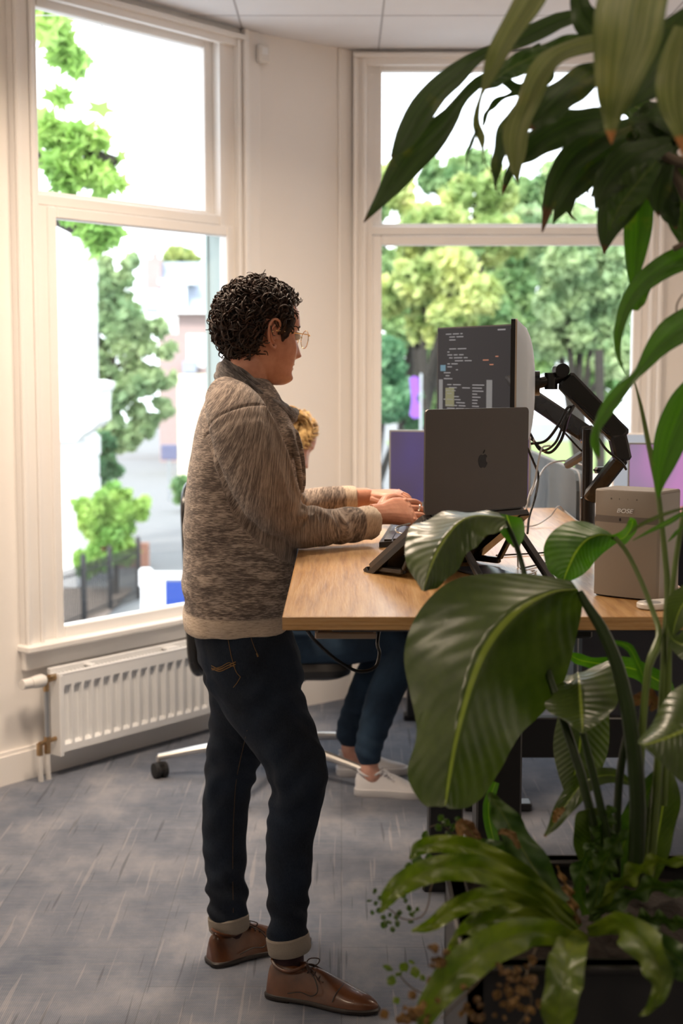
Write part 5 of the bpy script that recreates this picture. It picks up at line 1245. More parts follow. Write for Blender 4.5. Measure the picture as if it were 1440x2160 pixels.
    m.build('laces', mats[2], up_); return up_
o = shoe('shoe', FR0, FR1, man, (LEA, SOLE, LACE)); o.name = 'right_shoe'
o = shoe('shoe', FL0, FL1, man, (LEA, SOLE, LACE)); o.name = 'left_shoe'
# silver ring
rg = px(884, 1072, 3.69); MB().tube([rg + Vector((.0015 * math.sin(q), math.cos(q) * .0095, math.sin(q) * .0095)) for q in [2 * math.pi * k / 24 for k in range(24)]], .0016, 8, closed=True).build('finger_ring', M['chrome'], man)

# ---- seated person behind
PO = Vector((-.15, 5.35, 0)); sb_ = MB()
yaw2 = R(20); pit2 = R(-30); g_f = Vector((math.cos(yaw2) * math.cos(pit2), math.sin(yaw2) * math.cos(pit2), math.sin(pit2))); g_l = Vector((-math.sin(yaw2), math.cos(yaw2), 0)); g_u = g_f.cross(g_l).normalized()
HO2 = px(606, 938, 5.28)
head_mesh(sb_, HO2, g_f, g_l, g_u, .98); ear(sb_, HO2, g_f, g_l, g_u, -1); ear(sb_, HO2, g_f, g_l, g_u, 1)
Yp = 5.35; hipc = Vector((-.30, Yp, .56)); chest = Vector((-.25, Yp, 1.0)); nb_ = Vector((-.235, Yp - .02, 1.14))
limb(sb_, [(HO2 - g_u * .05 - g_f * .02, .05), (nb_, .055), (chest, .07)], 18, 10)
limb(sb_, [(hipc, .12), (Vector((-.30, Yp, .78)), .115), (chest, .13), (Vector((-.24, Yp, 1.08)), .09)], 22, 14, flat=1.35)
lg = {}
for sg, (kx, ky, ax_, ay) in ((-1, (.225, 5.24, .105, 5.16)), (1, (.195, 5.48, .035, 5.42))):
    h_ = Vector((-.27, Yp + sg * .09, .54)); k_ = Vector((kx, ky, .56)); a_ = Vector((ax_, ay, .09)); lg[sg] = (h_, k_, a_)
    limb(sb_, [(h_, .078), ((h_ + k_) / 2, .070), (k_, .054), ((k_ + a_) / 2 + Vector((-.01, 0, .03)), .050), (a_ + Vector((0, 0, .04)), .034), (a_ + Vector((.01, 0, -.02)), .034)], 16, 26)
    limb(sb_, [(a_ + Vector((0, 0, -.03)), .026), (a_ + Vector((.06, 0, -.048)), .018), (a_ + Vector((.12, 0, -.058)), .012)], 12, 10)
    s1 = Vector((-.24, Yp + sg * .18, 1.06)); el = Vector((-.10, Yp + sg * .24, .84)); wrs = Vector((.10, Yp + sg * .17, .80))
    limb(sb_, [(s1, .052), (el, .042), (wrs, .028)], 14, 18)
    hand(sb_, wrs + Vector((.015, 0, -.002)), Vector((1, -sg * .2, -.10)), UPV, Vector((.2, -sg, 0)), .95, curl=(.35, .35, .35, .35))
me2 = bake(sb_, .0042, 3, .45, 'person', PO); p2 = link_mesh(me2, 'person', SKIN2, None, PO)
tag(p2, 'blond person seated on the office chair, half hidden behind the standing person', 'person')
tp_m = MB(); limb(tp_m, [(hipc + Vector((0, 0, -.02)), .135), (Vector((-.30, Yp, .78)), .130), (chest, .145), (Vector((-.24, Yp, 1.10)), .100)], 24, 14, flat=1.35)
for sg in (-1, 1):
    s1 = Vector((-.24, Yp + sg * .17, 1.07)); el = Vector((-.10, Yp + sg * .24, .84)); wrs = Vector((.07, Yp + sg * .18, .805)); limb(tp_m, [(Vector((-.24, Yp + sg * .08, 1.08)), .06), (s1, .066), (el, .055), (wrs, .040)], 18, 22)
link_mesh(bake(tp_m, .007, 4, .5, 'shirt', PO), 'shirt', pmat('navy_cotton', (.02, .03, .05), .9), p2, PO)
tr = MB()
for sg in (-1, 1):
    h_, k_, a_ = lg[sg]; limb(tr, [(h_, .094), ((h_ + k_) / 2, .086), (k_, .072), ((k_ + a_) / 2 + Vector((-.01, 0, .03)), .066), (a_ + Vector((-.002, 0, .10)), .052), (a_ + Vector((-.002, 0, .055)), .047)], 20, 30)
limb(tr, [(hipc + Vector((-.02, -.04, 0)), .13), (hipc + Vector((0, .04, 0)), .13)], 20, 8)
tm_ = bake(tr, .0055, 4, .5, 'jeans', PO); co, no = arr(tm_); zz = co[:, 2]; setco(tm_, co + no * (np.sin(zz * 120 + co[:, 0] * 60) * .0022 * np.exp(-((zz - .2) / .12) ** 2))[:, None])
link_mesh(tm_, 'jeans', DEN2, p2, PO)
WS = (pmat('white_canvas', (.62, .62, .65), .8, noise=.05), pmat('white_rubber_sole', (.60, .60, .62), .5), pmat('white_laces', (.72, .73, .78), .8))
for sg, nm in ((-1, 'right_sneaker'), (1, 'left_sneaker')):
    h_, k_, a_ = lg[sg]; an2 = R(-8 if sg < 0 else 4); d = Vector((math.cos(an2), math.sin(an2), 0)); hp2 = Vector((a_.x - .055, a_.y + .005, 0)); o = shoe('s', hp2, hp2 + d * .285, p2, WS, True); o.name = nm
# blond hair: cap and combed strands
HC2 = HO2 + g_f * -.006 + g_u * .024; cap = MB()
for i in range(620):
    th = g1.uniform(0, 2 * math.pi); ph = math.asin(g1.uniform(-.5, 1))
    if not in_hair(th, ph): continue
    pts = []; t0 = th
    for k in range(8):
        t = k / 7; p_h = ph + (R(55) * t * (1 if math.cos(th) < .2 else -.25)) * (-.6); t_h = th + (-.9 * t if math.cos(th) > -.2 else 0) * (1 if th < math.pi else -1) * .6
        d, r, _, _ = scalp(t_h, p_h); pts.append(HC2 + (g_f * d.x + g_l * d.y + g_u * d.z) * (r + .012 + .010 * math.sin(t * 3)))
    cap.tube(pts, [.004 * (1 - .7 * k / 7) for k in range(8)], 5, flat=2.0)
vs = []
for i in range(48):
    for j in range(26):
        th = 2 * math.pi * i / 48; ph = R(-50) + R(140) * j / 25; d, r, _, _ = scalp(th, ph); vs.append(HC2 + (g_f * d.x + g_l * d.y + g_u * d.z) * (r + (.010 if in_hair(th, ph) else -.012)))
cap.add(vs, [(i * 26 + j, ((i + 1) % 48) * 26 + j, ((i + 1) % 48) * 26 + j + 1, i * 26 + j + 1) for i in range(48) for j in range(25)])
for k in range(26):   # swept fringe
    a0 = px(600 + g1.uniform(-12, 30), 872 + g1.uniform(-4, 6), 5.20 + g1.uniform(-.03, .05)); a2_ = px(650 + g1.uniform(-8, 12), 914 + g1.uniform(-10, 8), 5.25 + g1.uniform(-.03, .04)); md_ = (a0 + a2_) / 2 + Vector((.018, 0, .014))
    cap.tube(cr3([a0, md_, a2_], 10), [.006 * (1 - .75 * i / 9) for i in range(10)], 6, flat=1.6)
cap.build('hair', BLOND, p2, ang=180)

# ------------------------------------------------------------------ plants in the foreground planter
def leaf_mat(name, base, dark, under, kind='parallel', rough=.33, trans=.22, tip=(.10, .04, .02)):
    m = bpy.data.materials.new(name); m.use_nodes = True; n = m.node_tree; b = n.nodes['Principled BSDF']; out = n.nodes['Material Output']
    a = n.nodes.new('ShaderNodeAttribute'); a.attribute_name = 'luv'; sp = n.nodes.new('ShaderNodeSeparateXYZ'); n.links.new(a.outputs['Vector'], sp.inputs[0])
    u, v, tp = sp.outputs[0], sp.outputs[1], sp.outputs[2]; au = mathn(n, 'ABSOLUTE', u)
    tc = n.nodes.new('ShaderNodeTexCoord')
    blot = noise_tex(n, tc.outputs['Object'], 16, 4, .6)
    if kind == 'parallel':
        st = noise_tex(n, mapping(n, a.outputs['Vector'], (11, 1.2, 1)), 1.0, 3)
        c = ramp(n, st, [(.35, dark), (.6, base)]).outputs[0]; h = noise_tex(n, mapping(n, a.outputs['Vector'], (26, .8, 1)), 1.0, 2); hs = .5
        c = mixc(n, mathn(n, 'MULTIPLY', ramp(n, blot, [(.60, (0, 0, 0)), (.72, (1, 1, 1))]).outputs[0], .35), c, (.22, .20, .03))
    else:
        k = 15 if kind == 'lateral' else 9
        w_ = mathn(n, 'SINE', mathn(n, 'MULTIPLY', mathn(n, 'ADD', v, mathn(n, 'MULTIPLY', au, -.22 if kind == 'lateral' else .1)), 6.283 * k))
        h = mathn(n, 'ADD', mathn(n, 'MULTIPLY', w_, .5), noise_tex(n, tc.outputs['Object'], 30, 3)); hs = .22 if kind == 'lateral' else .35
        c = ramp(n, blot, [(.35, dark), (.65, base)]).outputs[0]
        rib = ramp(n, au, [(.0, (1, 1, 1)), (.028, (1, 1, 1)), (.05, (0, 0, 0))]).outputs[0]
        c = mixc(n, mathn(n, 'MULTIPLY', rib, .85), c, (.26, .33, .05) if kind == 'lateral' else (.10, .13, .02))
    c = mixc(n, tp, c, tip)
    n.links.new(c, b.inputs['Base Color']); b.inputs['Roughness'].default_value = rough; setin(b, Specular_IOR_Level=.5)
    bumpn(n, b, h, hs, .003)
    t = n.nodes.new('ShaderNodeBsdfTranslucent'); n.links.new(mixc(n, 1., c, under, 'MULTIPLY'), t.inputs[0])
    x = n.nodes.new('ShaderNodeMixShader'); x.inputs[0].default_value = trans
    n.links.new(b.outputs[0], x.inputs[1]); n.links.new(t.outputs[0], x.inputs[2]); n.links.new(x.outputs[0], out.inputs[0]); return m
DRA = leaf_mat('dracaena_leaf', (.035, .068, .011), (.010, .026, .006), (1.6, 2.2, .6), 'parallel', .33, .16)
DRL = leaf_mat('dracaena_leaf_lit', (.21, .225, .09), (.07, .105, .025), (1.4, 1.8, .6), 'parallel', .42, .18, (.42, .17, .07))  # paler copy of the dracaena green, with reflected light put into its streaks
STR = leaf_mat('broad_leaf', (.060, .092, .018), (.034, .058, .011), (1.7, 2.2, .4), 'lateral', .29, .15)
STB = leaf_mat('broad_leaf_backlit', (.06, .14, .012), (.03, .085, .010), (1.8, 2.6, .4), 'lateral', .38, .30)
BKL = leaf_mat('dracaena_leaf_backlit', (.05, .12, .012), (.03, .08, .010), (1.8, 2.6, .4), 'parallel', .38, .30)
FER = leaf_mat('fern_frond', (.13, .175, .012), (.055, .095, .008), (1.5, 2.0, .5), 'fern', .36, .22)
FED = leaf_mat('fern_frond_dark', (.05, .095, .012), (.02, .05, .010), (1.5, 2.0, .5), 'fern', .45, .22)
DRY = leaf_mat('dried_leaf', (.26, .15, .05), (.10, .055, .025), (1, .8, .5), 'fern', .8, .15)
STEM = pmat('green_stem', (.09, .14, .022), .4, noise=.25, nscale=12); STEMD = pmat('dark_green_stem', (.016, .032, .007), .4, noise=.25, nscale=12, spec=.25); WOOD = pmat('cane_bark', (.12, .09, .06), .8, noise=.3, nscale=30)

def leaf_mesh(Ls, Ms, Rs, n=26, bulge=.0, wave=0., wf=5., tipfrac=0., cols=5, seed=0):
    """three rails of world points -> a curved blade with midrib"""
    L = cr3(Ls, n); Mi = cr3(Ms, n); Rr = cr3(Rs, n); C2 = cols * 2 + 1; V = []; luv = []
    for i in range(n):
        v = i / (n - 1); wd = (L[i] - Rr[i]).length
        nrm = (Rr[i] - L[i]).cross(Mi[min(i + 1, n - 1)] - Mi[max(i - 1, 0)])
        if nrm.length > 1e-9: nrm.normalize()
        if nrm.y > 0: nrm = -nrm
        for j in range(C2):
            u = (j - cols) / cols; t = abs(u); E_ = L[i] if u < 0 else Rr[i]
            p = Mi[i].lerp(E_, t)
            p += nrm * (bulge * wd * math.sin(math.pi * min(1, t)) + wave * t * t * math.sin(v * wf * 6.283 + (1.7 if u > 0 else 0) + seed) * math.sin(math.pi * v) ** .5)
            V.append(p); luv.append((u, v, 1. if v > 1 - tipfrac and tipfrac > 0 else 0.))
    F = [(i * C2 + j, i * C2 + j + 1, (i + 1) * C2 + j + 1, (i + 1) * C2 + j) for i in range(n - 1) for j in range(C2 - 1)]
    return V, F, luv
def mk_leaf(parent, V, F, luv, mat, name='leaf', th=.0006):
    o0 = Vector(parent['_o']) if '_o' in parent else Vector((0, 0, 0))
    me = bpy.data.meshes.new(name); me.from_pydata([p - o0 for p in V], [], F); me.update(); attr(me, 'luv', luv, 'FLOAT_VECTOR')
    me.materials.append(mat); me.polygons.foreach_set('use_smooth', [True] * len(me.polygons)); o = bpy.data.objects.new(name, me); COL.objects.link(o); o.parent = parent; o['_o'] = tuple(o0)
    return o
def leaf(parent, pts, mat, tilt=.35, fold=.25, wave=0., wf=4., tipfrac=0., bulge=.04, name='leaf', seed=0):
    """pts (x,y,Y,halfwidth px): blade along a measured centre line; tilt leans the blade in depth, fold makes the V"""
    N = len(pts); Ls, Ms, Rs = [], [], []
    for i, (x, y, Y, w_) in enumerate(pts):
        a = pts[max(i - 1, 0)]; b = pts[min(i + 1, N - 1)]; dx, dy = b[0] - a[0], b[1] - a[1]; l = math.hypot(dx, dy) or 1; nx, ny = -dy / l, dx / l
        s_ = w_ * Y / 3000
        Ls.append(at(x + nx * w_, y + ny * w_, Y + s_ * (tilt - fold))); Rs.append(at(x - nx * w_, y - ny * w_, Y - s_ * (tilt + fold))); Ms.append(at(x, y, Y))
    V, F, luv = leaf_mesh(Ls, Ms, Rs, 26, bulge, wave, wf, tipfrac, 4, seed); return mk_leaf(parent, V, F, luv, mat, name)
def leaf3(parent, st, mat, name='leaf', bulge=.05, wave=.0, wf=4, tipfrac=0., n=40):
    """st: ((Lx,Ly,LY),(Mx,My,MY),(Rx,Ry,RY))"""
    V, F, luv = leaf_mesh([at(*a) for a, b, c in st], [at(*b) for a, b, c in st], [at(*c) for a, b, c in st], n, bulge, wave, wf, tipfrac, 8); return mk_leaf(parent, V, F, luv, mat, name)
def stem(parent, pts, mat, name='stem', n=20):
    P = crom([(*at(x, y, Y), w_ * Y / 3000) for x, y, Y, w_ in pts], n); return MB().tube([Vector(q[:3]) for q in P], [max(.0006, float(q[3])) for q in P], 10).build(name, mat, parent)

# planter
PZ = .80
pln = empty('planter', (.8, 2.0, 0), 'tall black planter box at the lower right full of plants', 'planter')
mb = MB(); x0, x1, y0, y1 = .165, 1.45, 1.78, 2.20
mb.box((x0, y0, 0), (x1, y0 + .02, PZ)); mb.box((x0, y1 - .02, 0), (x1, y1, PZ)); mb.box((x0, y0, 0), (x0 + .02, y1, PZ)); mb.box((x1 - .02, y0, 0), (x1, y1, PZ)); mb.box((x0, y0, 0), (x1, y1, .02))
mb.build('box', M['black'], pln, smooth=False)
mb = MB(); mb.box((x0 - .006, y0 - .006, PZ - .012), (x1 + .006, y0 + .026, PZ), bev=.003); mb.box((x0 - .006, y1 - .026, PZ - .012), (x1 + .006, y1 + .006, PZ), bev=.003); mb.box((x0 - .006, y0, PZ - .012), (x0 + .026, y1, PZ), bev=.003)
mb.build('rim', M['blackg'], pln)
mb = MB(); NX, NY = 60, 24; vs = []
for i in range(NX):
    for j in range(NY):
        X_ = x0 + .02 + (x1 - x0 - .04) * i / (NX - 1); Y_ = y0 + .02 + (y1 - y0 - .04) * j / (NY - 1); vs.append((X_, Y_, PZ - .035 + .014 * mnoise.noise(Vector((X_ * 25, Y_ * 25, 0)))))
mb.add(vs, [(i * NY + j, (i + 1) * NY + j, (i + 1) * NY + j + 1, i * NY + j + 1) for i in range(NX - 1) for j in range(NY - 1)])
mb.build('soil', pmat('potting_soil', (.018, .012, .009), .95, noise=.5, nscale=90, bump=.8, bscale=120), pln)

# ---- dracaena, crown hanging in from the upper right
dra = empty('dracaena', (1.02, 2.05, PZ), 'tall dracaena with drooping dark strap leaves hanging into the upper right', 'plant')
MB().tube(cr3([(1.03, 2.05, PZ - .05), (1.05, 2.04, 1.2), (1.02, 2.05, 1.6), (.60, 2.03, 1.93)], 24), [.022 - .008 * k / 23 for k in range(24)], 14).build('cane', WOOD, dra)
stem(dra, [(1500, 330, 2.02, 14), (1450, 345, 2.02, 14), (1405, 330, 2.02, 10), (1360, 300, 2.02, 7)], WOOD, 'branch')
stem(dra, [(1500, 500, 2.05, 12), (1455, 430, 2.04, 12), (1425, 370, 2.03, 10), (1400, 320, 2.02, 7)], WOOD, 'branch')
DL = [  # pts, material, tilt, fold, tip
 ([(1250, 35, 2.05, 8), (1195, 38, 2.06, 16), (1140, 62, 2.07, 20), (1085, 88, 2.08, 17), (1040, 104, 2.08, 11), (1000, 124, 2.08, 15), (960, 158, 2.07, 24), (922, 190, 2.06, 26), (889, 232, 2.05, 29), (860, 282, 2.04, 25), (838, 315, 2.03, 13), (824, 331, 2.03, 1.5)], DRA, .5, .3, .03),
 ([(1260, 80, 2.1, 8), (1200, 88, 2.12, 14), (1140, 115, 2.13, 17), (1080, 142, 2.13, 15), (1030, 164, 2.13, 12), (1000, 180, 2.12, 11), (970, 210, 2.11, 13), (944, 252, 2.10, 23), (905, 294, 2.09, 34), (862, 335, 2.08, 34), (828, 385, 2.07, 25), (797, 430, 2.06, 13), (767, 469, 2.06, 1.2)], DRA, .4, .3, .02),
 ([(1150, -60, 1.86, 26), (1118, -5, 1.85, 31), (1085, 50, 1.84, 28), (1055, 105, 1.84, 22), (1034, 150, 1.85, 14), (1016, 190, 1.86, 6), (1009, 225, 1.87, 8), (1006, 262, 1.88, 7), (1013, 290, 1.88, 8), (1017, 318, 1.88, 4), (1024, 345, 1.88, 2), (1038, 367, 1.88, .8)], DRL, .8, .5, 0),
 ([(1006, 272, 1.88, 3), (994, 302, 1.88, 5), (985, 332, 1.88, 2.5), (983, 364, 1.88, .7)], DRA, .3, .2, 0),
 ([(1140, 150, 2.15, 8), (1110, 180, 2.15, 8), (1070, 202, 2.15, 6), (1040, 220, 2.15, 6), (1026, 240, 2.15, 5), (1018, 266, 2.15, 2)], DRA, .4, .2, 0),
 ([(1240, 78, 2.0, 8), (1190, 92, 2.0, 16), (1130, 118, 2.0, 20), (1080, 142, 2.0, 22), (1048, 165, 2.0, 18), (1024, 188, 2.0, 2)], FED, .4, .3, .05),
 ([(1120, 100, 2.12, 20), (1155, 160, 2.12, 14), (1100, 190, 2.12, 14), (1065, 170, 2.12, 10)], DRA, .3, .3, 0),
 ([(1300, 90, 1.92, 8), (1235, 92, 1.90, 18), (1172, 118, 1.89, 22), (1132, 165, 1.88, 24), (1108, 225, 1.88, 26), (1088, 285, 1.88, 25), (1086, 340, 1.88, 18), (1093, 390, 1.88, 1)], DRL, .7, .4, 0),
 ([(1100, 220, 2.0, 10), (1072, 265, 2.0, 18), (1054, 320, 2.0, 16), (1045, 365, 2.0, 9), (1046, 402, 2.0, 1)], DRA, .5, .3, .08),
 ([(1085, 340, 2.02, 8), (1070, 375, 2.02, 9), (1058, 414, 2.02, 1)], DRA, .3, .3, .3),
 ([(1300, 130, 1.98, 12), (1230, 168, 1.97, 30), (1175, 210, 1.96, 34), (1135, 248, 1.95, 24), (1112, 270, 1.95, 5)], DRA, .6, .3, .12),
 ([(1310, 250, 2.02, 10), (1250, 252, 2.02, 26), (1190, 268, 2.02, 34), (1130, 305, 2.02, 30), (1095, 345, 2.02, 4)], DRA, .5, .2, 0),
 ([(1330, 262, 2.05, 12), (1270, 290, 2.05, 24), (1215, 325, 2.05, 30), (1182, 370, 2.05, 26), (1160, 420, 2.05, 16), (1143, 490, 2.05, 1.5)], DRA, .5, .3, .16),
 ([(1340, 300, 2.08, 12), (1270, 335, 2.08, 30), (1215, 385, 2.08, 28), (1185, 430, 2.08, 18), (1166, 472, 2.08, 1.5)], DRA, .5, .3, 0),
 ([(1235, 340, 2.1, 8), (1236, 370, 2.1, 10), (1241, 412, 2.1, 1)], FED, .3, .2, .1),
 ([(1215, 385, 2.1, 10), (1200, 430, 2.1, 12), (1202, 452, 2.1, 4), (1216, 466, 2.1, 1)], DRA, .3, .2, .3),
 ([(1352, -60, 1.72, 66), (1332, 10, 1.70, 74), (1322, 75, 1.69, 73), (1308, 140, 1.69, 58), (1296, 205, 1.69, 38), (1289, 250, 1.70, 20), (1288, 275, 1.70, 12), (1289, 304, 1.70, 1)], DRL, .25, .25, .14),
 ([(1225, -30, 1.95, 10), (1222, 10, 1.95, 22), (1250, 60, 1.95, 34), (1300, 100, 1.95, 30)], DRA, .4, .3, 0),
 ([(1470, 30, 1.85, 30), (1420, 95, 1.86, 55), (1375, 160, 1.87, 50), (1335, 215, 1.88, 12), (1315, 235, 1.88, 2)], DRA, .5, .3, 0),
 ([(1450, 60, 1.78, 30), (1430, 150, 1.78, 46), (1425, 220, 1.78, 38), (1436, 280, 1.78, 18), (1444, 335, 1.78, 2)], DRL, .3, .3, .22),
 ([(1415, 300, 2.0, 12), (1350, 325, 2.0, 32), (1300, 365, 2.0, 38), (1268, 410, 2.0, 20), (1255, 442, 2.0, 1.5)], DRA, .5, .35, 0),
 ([(1390, 330, 2.04, 18), (1340, 380, 2.04, 40), (1300, 440, 2.04, 40), (1280, 490, 2.04, 22), (1273, 537, 2.04, 1.5)], DRA, .4, .3, .10),
 ([(1385, 340, 1.98, 14), (1345, 385, 1.98, 32), (1310, 430, 1.98, 28), (1293, 465, 1.98, 14), (1286, 488, 1.98, 1.5)], FED, .5, .3, 0),
 ([(1362, 345, 2.12, 14), (1350, 410, 2.12, 28), (1346, 470, 2.12, 31), (1340, 530, 2.12, 24), (1336, 580, 2.12, 13), (1334, 625, 2.12, 2)], BKL, .2, .3, 0),
 ([(1410, 345, 2.02, 14), (1392, 395, 2.02, 24), (1386, 430, 2.02, 16), (1388, 456, 2.02, 1)], DRA, .4, .3, .12),
 ([(1400, 350, 2.06, 12), (1402, 410, 2.06, 28), (1414, 450, 2.06, 22), (1426, 484, 2.06, 1.5)], DRA, .4, .3, .05),
 ([(1430, 340, 2.1, 14), (1436, 410, 2.1, 34), (1436, 470, 2.1, 28), (1440, 520, 2.1, 4)], FED, .3, .3, 0),
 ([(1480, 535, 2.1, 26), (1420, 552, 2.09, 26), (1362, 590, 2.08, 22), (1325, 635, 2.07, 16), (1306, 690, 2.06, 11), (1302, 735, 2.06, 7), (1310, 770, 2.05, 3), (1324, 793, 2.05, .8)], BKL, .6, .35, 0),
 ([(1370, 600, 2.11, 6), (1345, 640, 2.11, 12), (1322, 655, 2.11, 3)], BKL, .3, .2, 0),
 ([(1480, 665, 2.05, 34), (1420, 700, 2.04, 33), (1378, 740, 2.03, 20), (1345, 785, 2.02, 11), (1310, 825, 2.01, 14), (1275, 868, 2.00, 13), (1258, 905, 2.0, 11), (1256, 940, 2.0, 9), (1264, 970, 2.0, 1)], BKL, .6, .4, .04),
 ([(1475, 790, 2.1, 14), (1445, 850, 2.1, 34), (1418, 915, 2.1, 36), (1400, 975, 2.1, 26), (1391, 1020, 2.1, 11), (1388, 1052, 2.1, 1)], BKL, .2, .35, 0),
]
g2 = random.Random(9)
for k in range(30):   # inner dark leaves of the crown
    a = R(g2.uniform(100, 250)); L = g2.uniform(90, 170); x0_, y0_ = 1400 + g2.uniform(-25, 60), 285 + g2.uniform(-60, 60); dx, dy = math.cos(a) * L, -math.sin(a) * L * .8
    Y0 = g2.uniform(2.05, 2.2)
    DL.append(([(x0_, y0_, Y0, 10), (x0_ + dx * .4, y0_ + dy * .4 + 4, Y0, 26), (x0_ + dx * .75, y0_ + dy * .75 + 24, Y0, 24), (x0_ + dx, y0_ + dy + 60, Y0, 2)], DRA if k % 3 else FED, g2.uniform(.2, .6), .3, .04))
for i, (pts, mt, tl, fo_, tf) in enumerate(DL): leaf(dra, pts, mt, tl, fo_, .004 if i % 3 else .0, 3, tf, .05, 'leaf', i)
MB().tube([at(1420, 525, 2.05), at(1440, 515, 2.05), at(1480, 500, 2.05)], .004, 8).build('twig', WOOD, dra)
MB().tube(cr3([at(1440, 620, 2.03), at(1428, 640, 2.03), at(1426, 660, 2.03)], 8), .0012, 6).build('tendril', WOOD, dra)

# ---- broad-leaved plant
stp = empty('broad_leaf_plant', (.75, 2.05, PZ), 'broad-leaved plant with one huge glossy leaf in front of the desk', 'plant')
leaf3(stp, [((1205, 1225, 2.16), (1218, 1243, 2.15), (1228, 1260, 2.17)), ((1130, 1213, 2.20), (1165, 1248, 2.14), (1224, 1310, 2.20)), ((1045, 1209, 2.21), (1112, 1273, 2.12), (1208, 1380, 2.21)), ((950, 1226, 2.20), (1065, 1312, 2.11), (1180, 1452, 2.21)),
            ((882, 1288, 2.18), (1025, 1368, 2.10), (1140, 1510, 2.20)), ((855, 1370, 2.15), (998, 1432, 2.08), (1100, 1548, 2.17)), ((864, 1460, 2.12), (977, 1500, 2.06), (1074, 1582, 2.14)), ((876, 1550, 2.09), (960, 1568, 2.04), (1054, 1628, 2.11)),
            ((860, 1632, 2.06), (948, 1638, 2.03), (1022, 1678, 2.08)), ((893, 1697, 2.04), (941, 1688, 2.02), (978, 1706, 2.05)), ((930, 1703, 2.02), (938, 1700, 2.01), (948, 1706, 2.02))], STR, bulge=-.03, wave=.006, wf=3.3, n=56)
leaf3(stp, [((1052, 1081, 2.36), (1064, 1091, 2.33), (1070, 1112, 2.30)), ((1000, 1078, 2.38), (1008, 1086, 2.31), (1040, 1125, 2.28)), ((932, 1083, 2.38), (972, 1098, 2.28), (1012, 1143, 2.27)), ((882, 1103, 2.36), (945, 1127, 2.25), (984, 1172, 2.26)),
            ((856, 1130, 2.32), (921, 1166, 2.23), (955, 1211, 2.24)), ((858, 1190, 2.27), (905, 1206, 2.21), (926, 1237, 2.22)), ((888, 1245, 2.22), (893, 1247, 2.2), (899, 1247, 2.21))], STR, bulge=-.03, wave=.004, n=34)
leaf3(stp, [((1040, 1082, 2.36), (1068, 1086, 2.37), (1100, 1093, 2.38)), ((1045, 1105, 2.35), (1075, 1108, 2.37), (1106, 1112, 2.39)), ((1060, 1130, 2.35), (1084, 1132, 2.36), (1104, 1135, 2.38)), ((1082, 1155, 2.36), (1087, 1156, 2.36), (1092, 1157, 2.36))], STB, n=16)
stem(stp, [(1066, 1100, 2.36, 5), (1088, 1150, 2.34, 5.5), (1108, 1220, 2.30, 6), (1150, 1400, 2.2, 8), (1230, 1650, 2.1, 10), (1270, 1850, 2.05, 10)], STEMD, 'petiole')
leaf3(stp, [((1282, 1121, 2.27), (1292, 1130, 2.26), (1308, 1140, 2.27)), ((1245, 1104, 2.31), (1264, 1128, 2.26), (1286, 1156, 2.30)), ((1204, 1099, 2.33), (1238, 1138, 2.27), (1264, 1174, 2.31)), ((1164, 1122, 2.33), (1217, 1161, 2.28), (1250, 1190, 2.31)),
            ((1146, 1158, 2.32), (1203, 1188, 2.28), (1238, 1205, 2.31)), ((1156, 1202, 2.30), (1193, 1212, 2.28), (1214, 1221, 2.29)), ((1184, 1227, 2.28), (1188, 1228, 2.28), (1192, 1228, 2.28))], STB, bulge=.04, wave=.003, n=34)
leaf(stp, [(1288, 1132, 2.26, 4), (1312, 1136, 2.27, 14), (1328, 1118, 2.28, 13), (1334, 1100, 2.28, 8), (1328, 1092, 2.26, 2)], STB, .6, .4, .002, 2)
stem(stp, [(1296, 1133, 2.26, 5), (1322, 1165, 2.25, 5), (1350, 1222, 2.22, 5.5), (1375, 1285, 2.18, 6), (1390, 1335, 2.14, 7), (1382, 1370, 2.12, 11), (1365, 1420, 2.1, 8), (1350, 1600, 2.08, 9), (1340, 1800, 2.06, 10)], STEM, 'petiole')
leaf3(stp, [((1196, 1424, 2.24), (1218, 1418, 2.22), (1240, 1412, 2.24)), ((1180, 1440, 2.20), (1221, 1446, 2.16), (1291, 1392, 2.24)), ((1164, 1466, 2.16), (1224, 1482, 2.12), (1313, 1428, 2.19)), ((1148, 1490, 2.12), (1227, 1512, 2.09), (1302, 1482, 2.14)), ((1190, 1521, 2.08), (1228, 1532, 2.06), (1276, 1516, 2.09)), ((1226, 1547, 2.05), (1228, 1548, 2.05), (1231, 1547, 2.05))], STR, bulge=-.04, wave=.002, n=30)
leaf3(stp, [((1480, 1420, 2.0), (1520, 1500, 1.96), (1520, 1650, 1.94)), ((1412, 1463, 2.0), (1452, 1535, 1.94), (1485, 1655, 1.92)), ((1372, 1530, 1.98), (1404, 1556, 1.92), (1440, 1652, 1.91)), ((1348, 1558, 1.95), (1362, 1570, 1.91), (1390, 1605, 1.90)), ((1345, 1566, 1.93), (1348, 1568, 1.91), (1352, 1572, 1.9))], STR, bulge=.05, n=26)
leaf3(stp, [((1178, 1500, 2.30), (1228, 1498, 2.28), (1285, 1500, 2.30)), ((1166, 1570, 2.30), (1222, 1575, 2.27), (1282, 1585, 2.30)), ((1176, 1630, 2.28), (1210, 1640, 2.26), (1252, 1650, 2.28)), ((1194, 1682, 2.26), (1200, 1690, 2.26), (1208, 1690, 2.26))], STR, bulge=.04, n=24)
leaf(stp, [(1335, 1655, 2.15, 4), (1290, 1635, 2.14, 16), (1235, 1648, 2.13, 24), (1195, 1695, 2.12, 22), (1170, 1735, 2.11, 12), (1148, 1765, 2.10, 3)], STR, .5, .3, .004, 3, .03)
leaf(stp, [(1256, 1840, 2.08, 20), (1250, 1790, 2.08, 38), (1250, 1750, 2.08, 42), (1252, 1716, 2.08, 34), (1250, 1704, 2.08, 16)], STR, .2, .2, .004, 2)
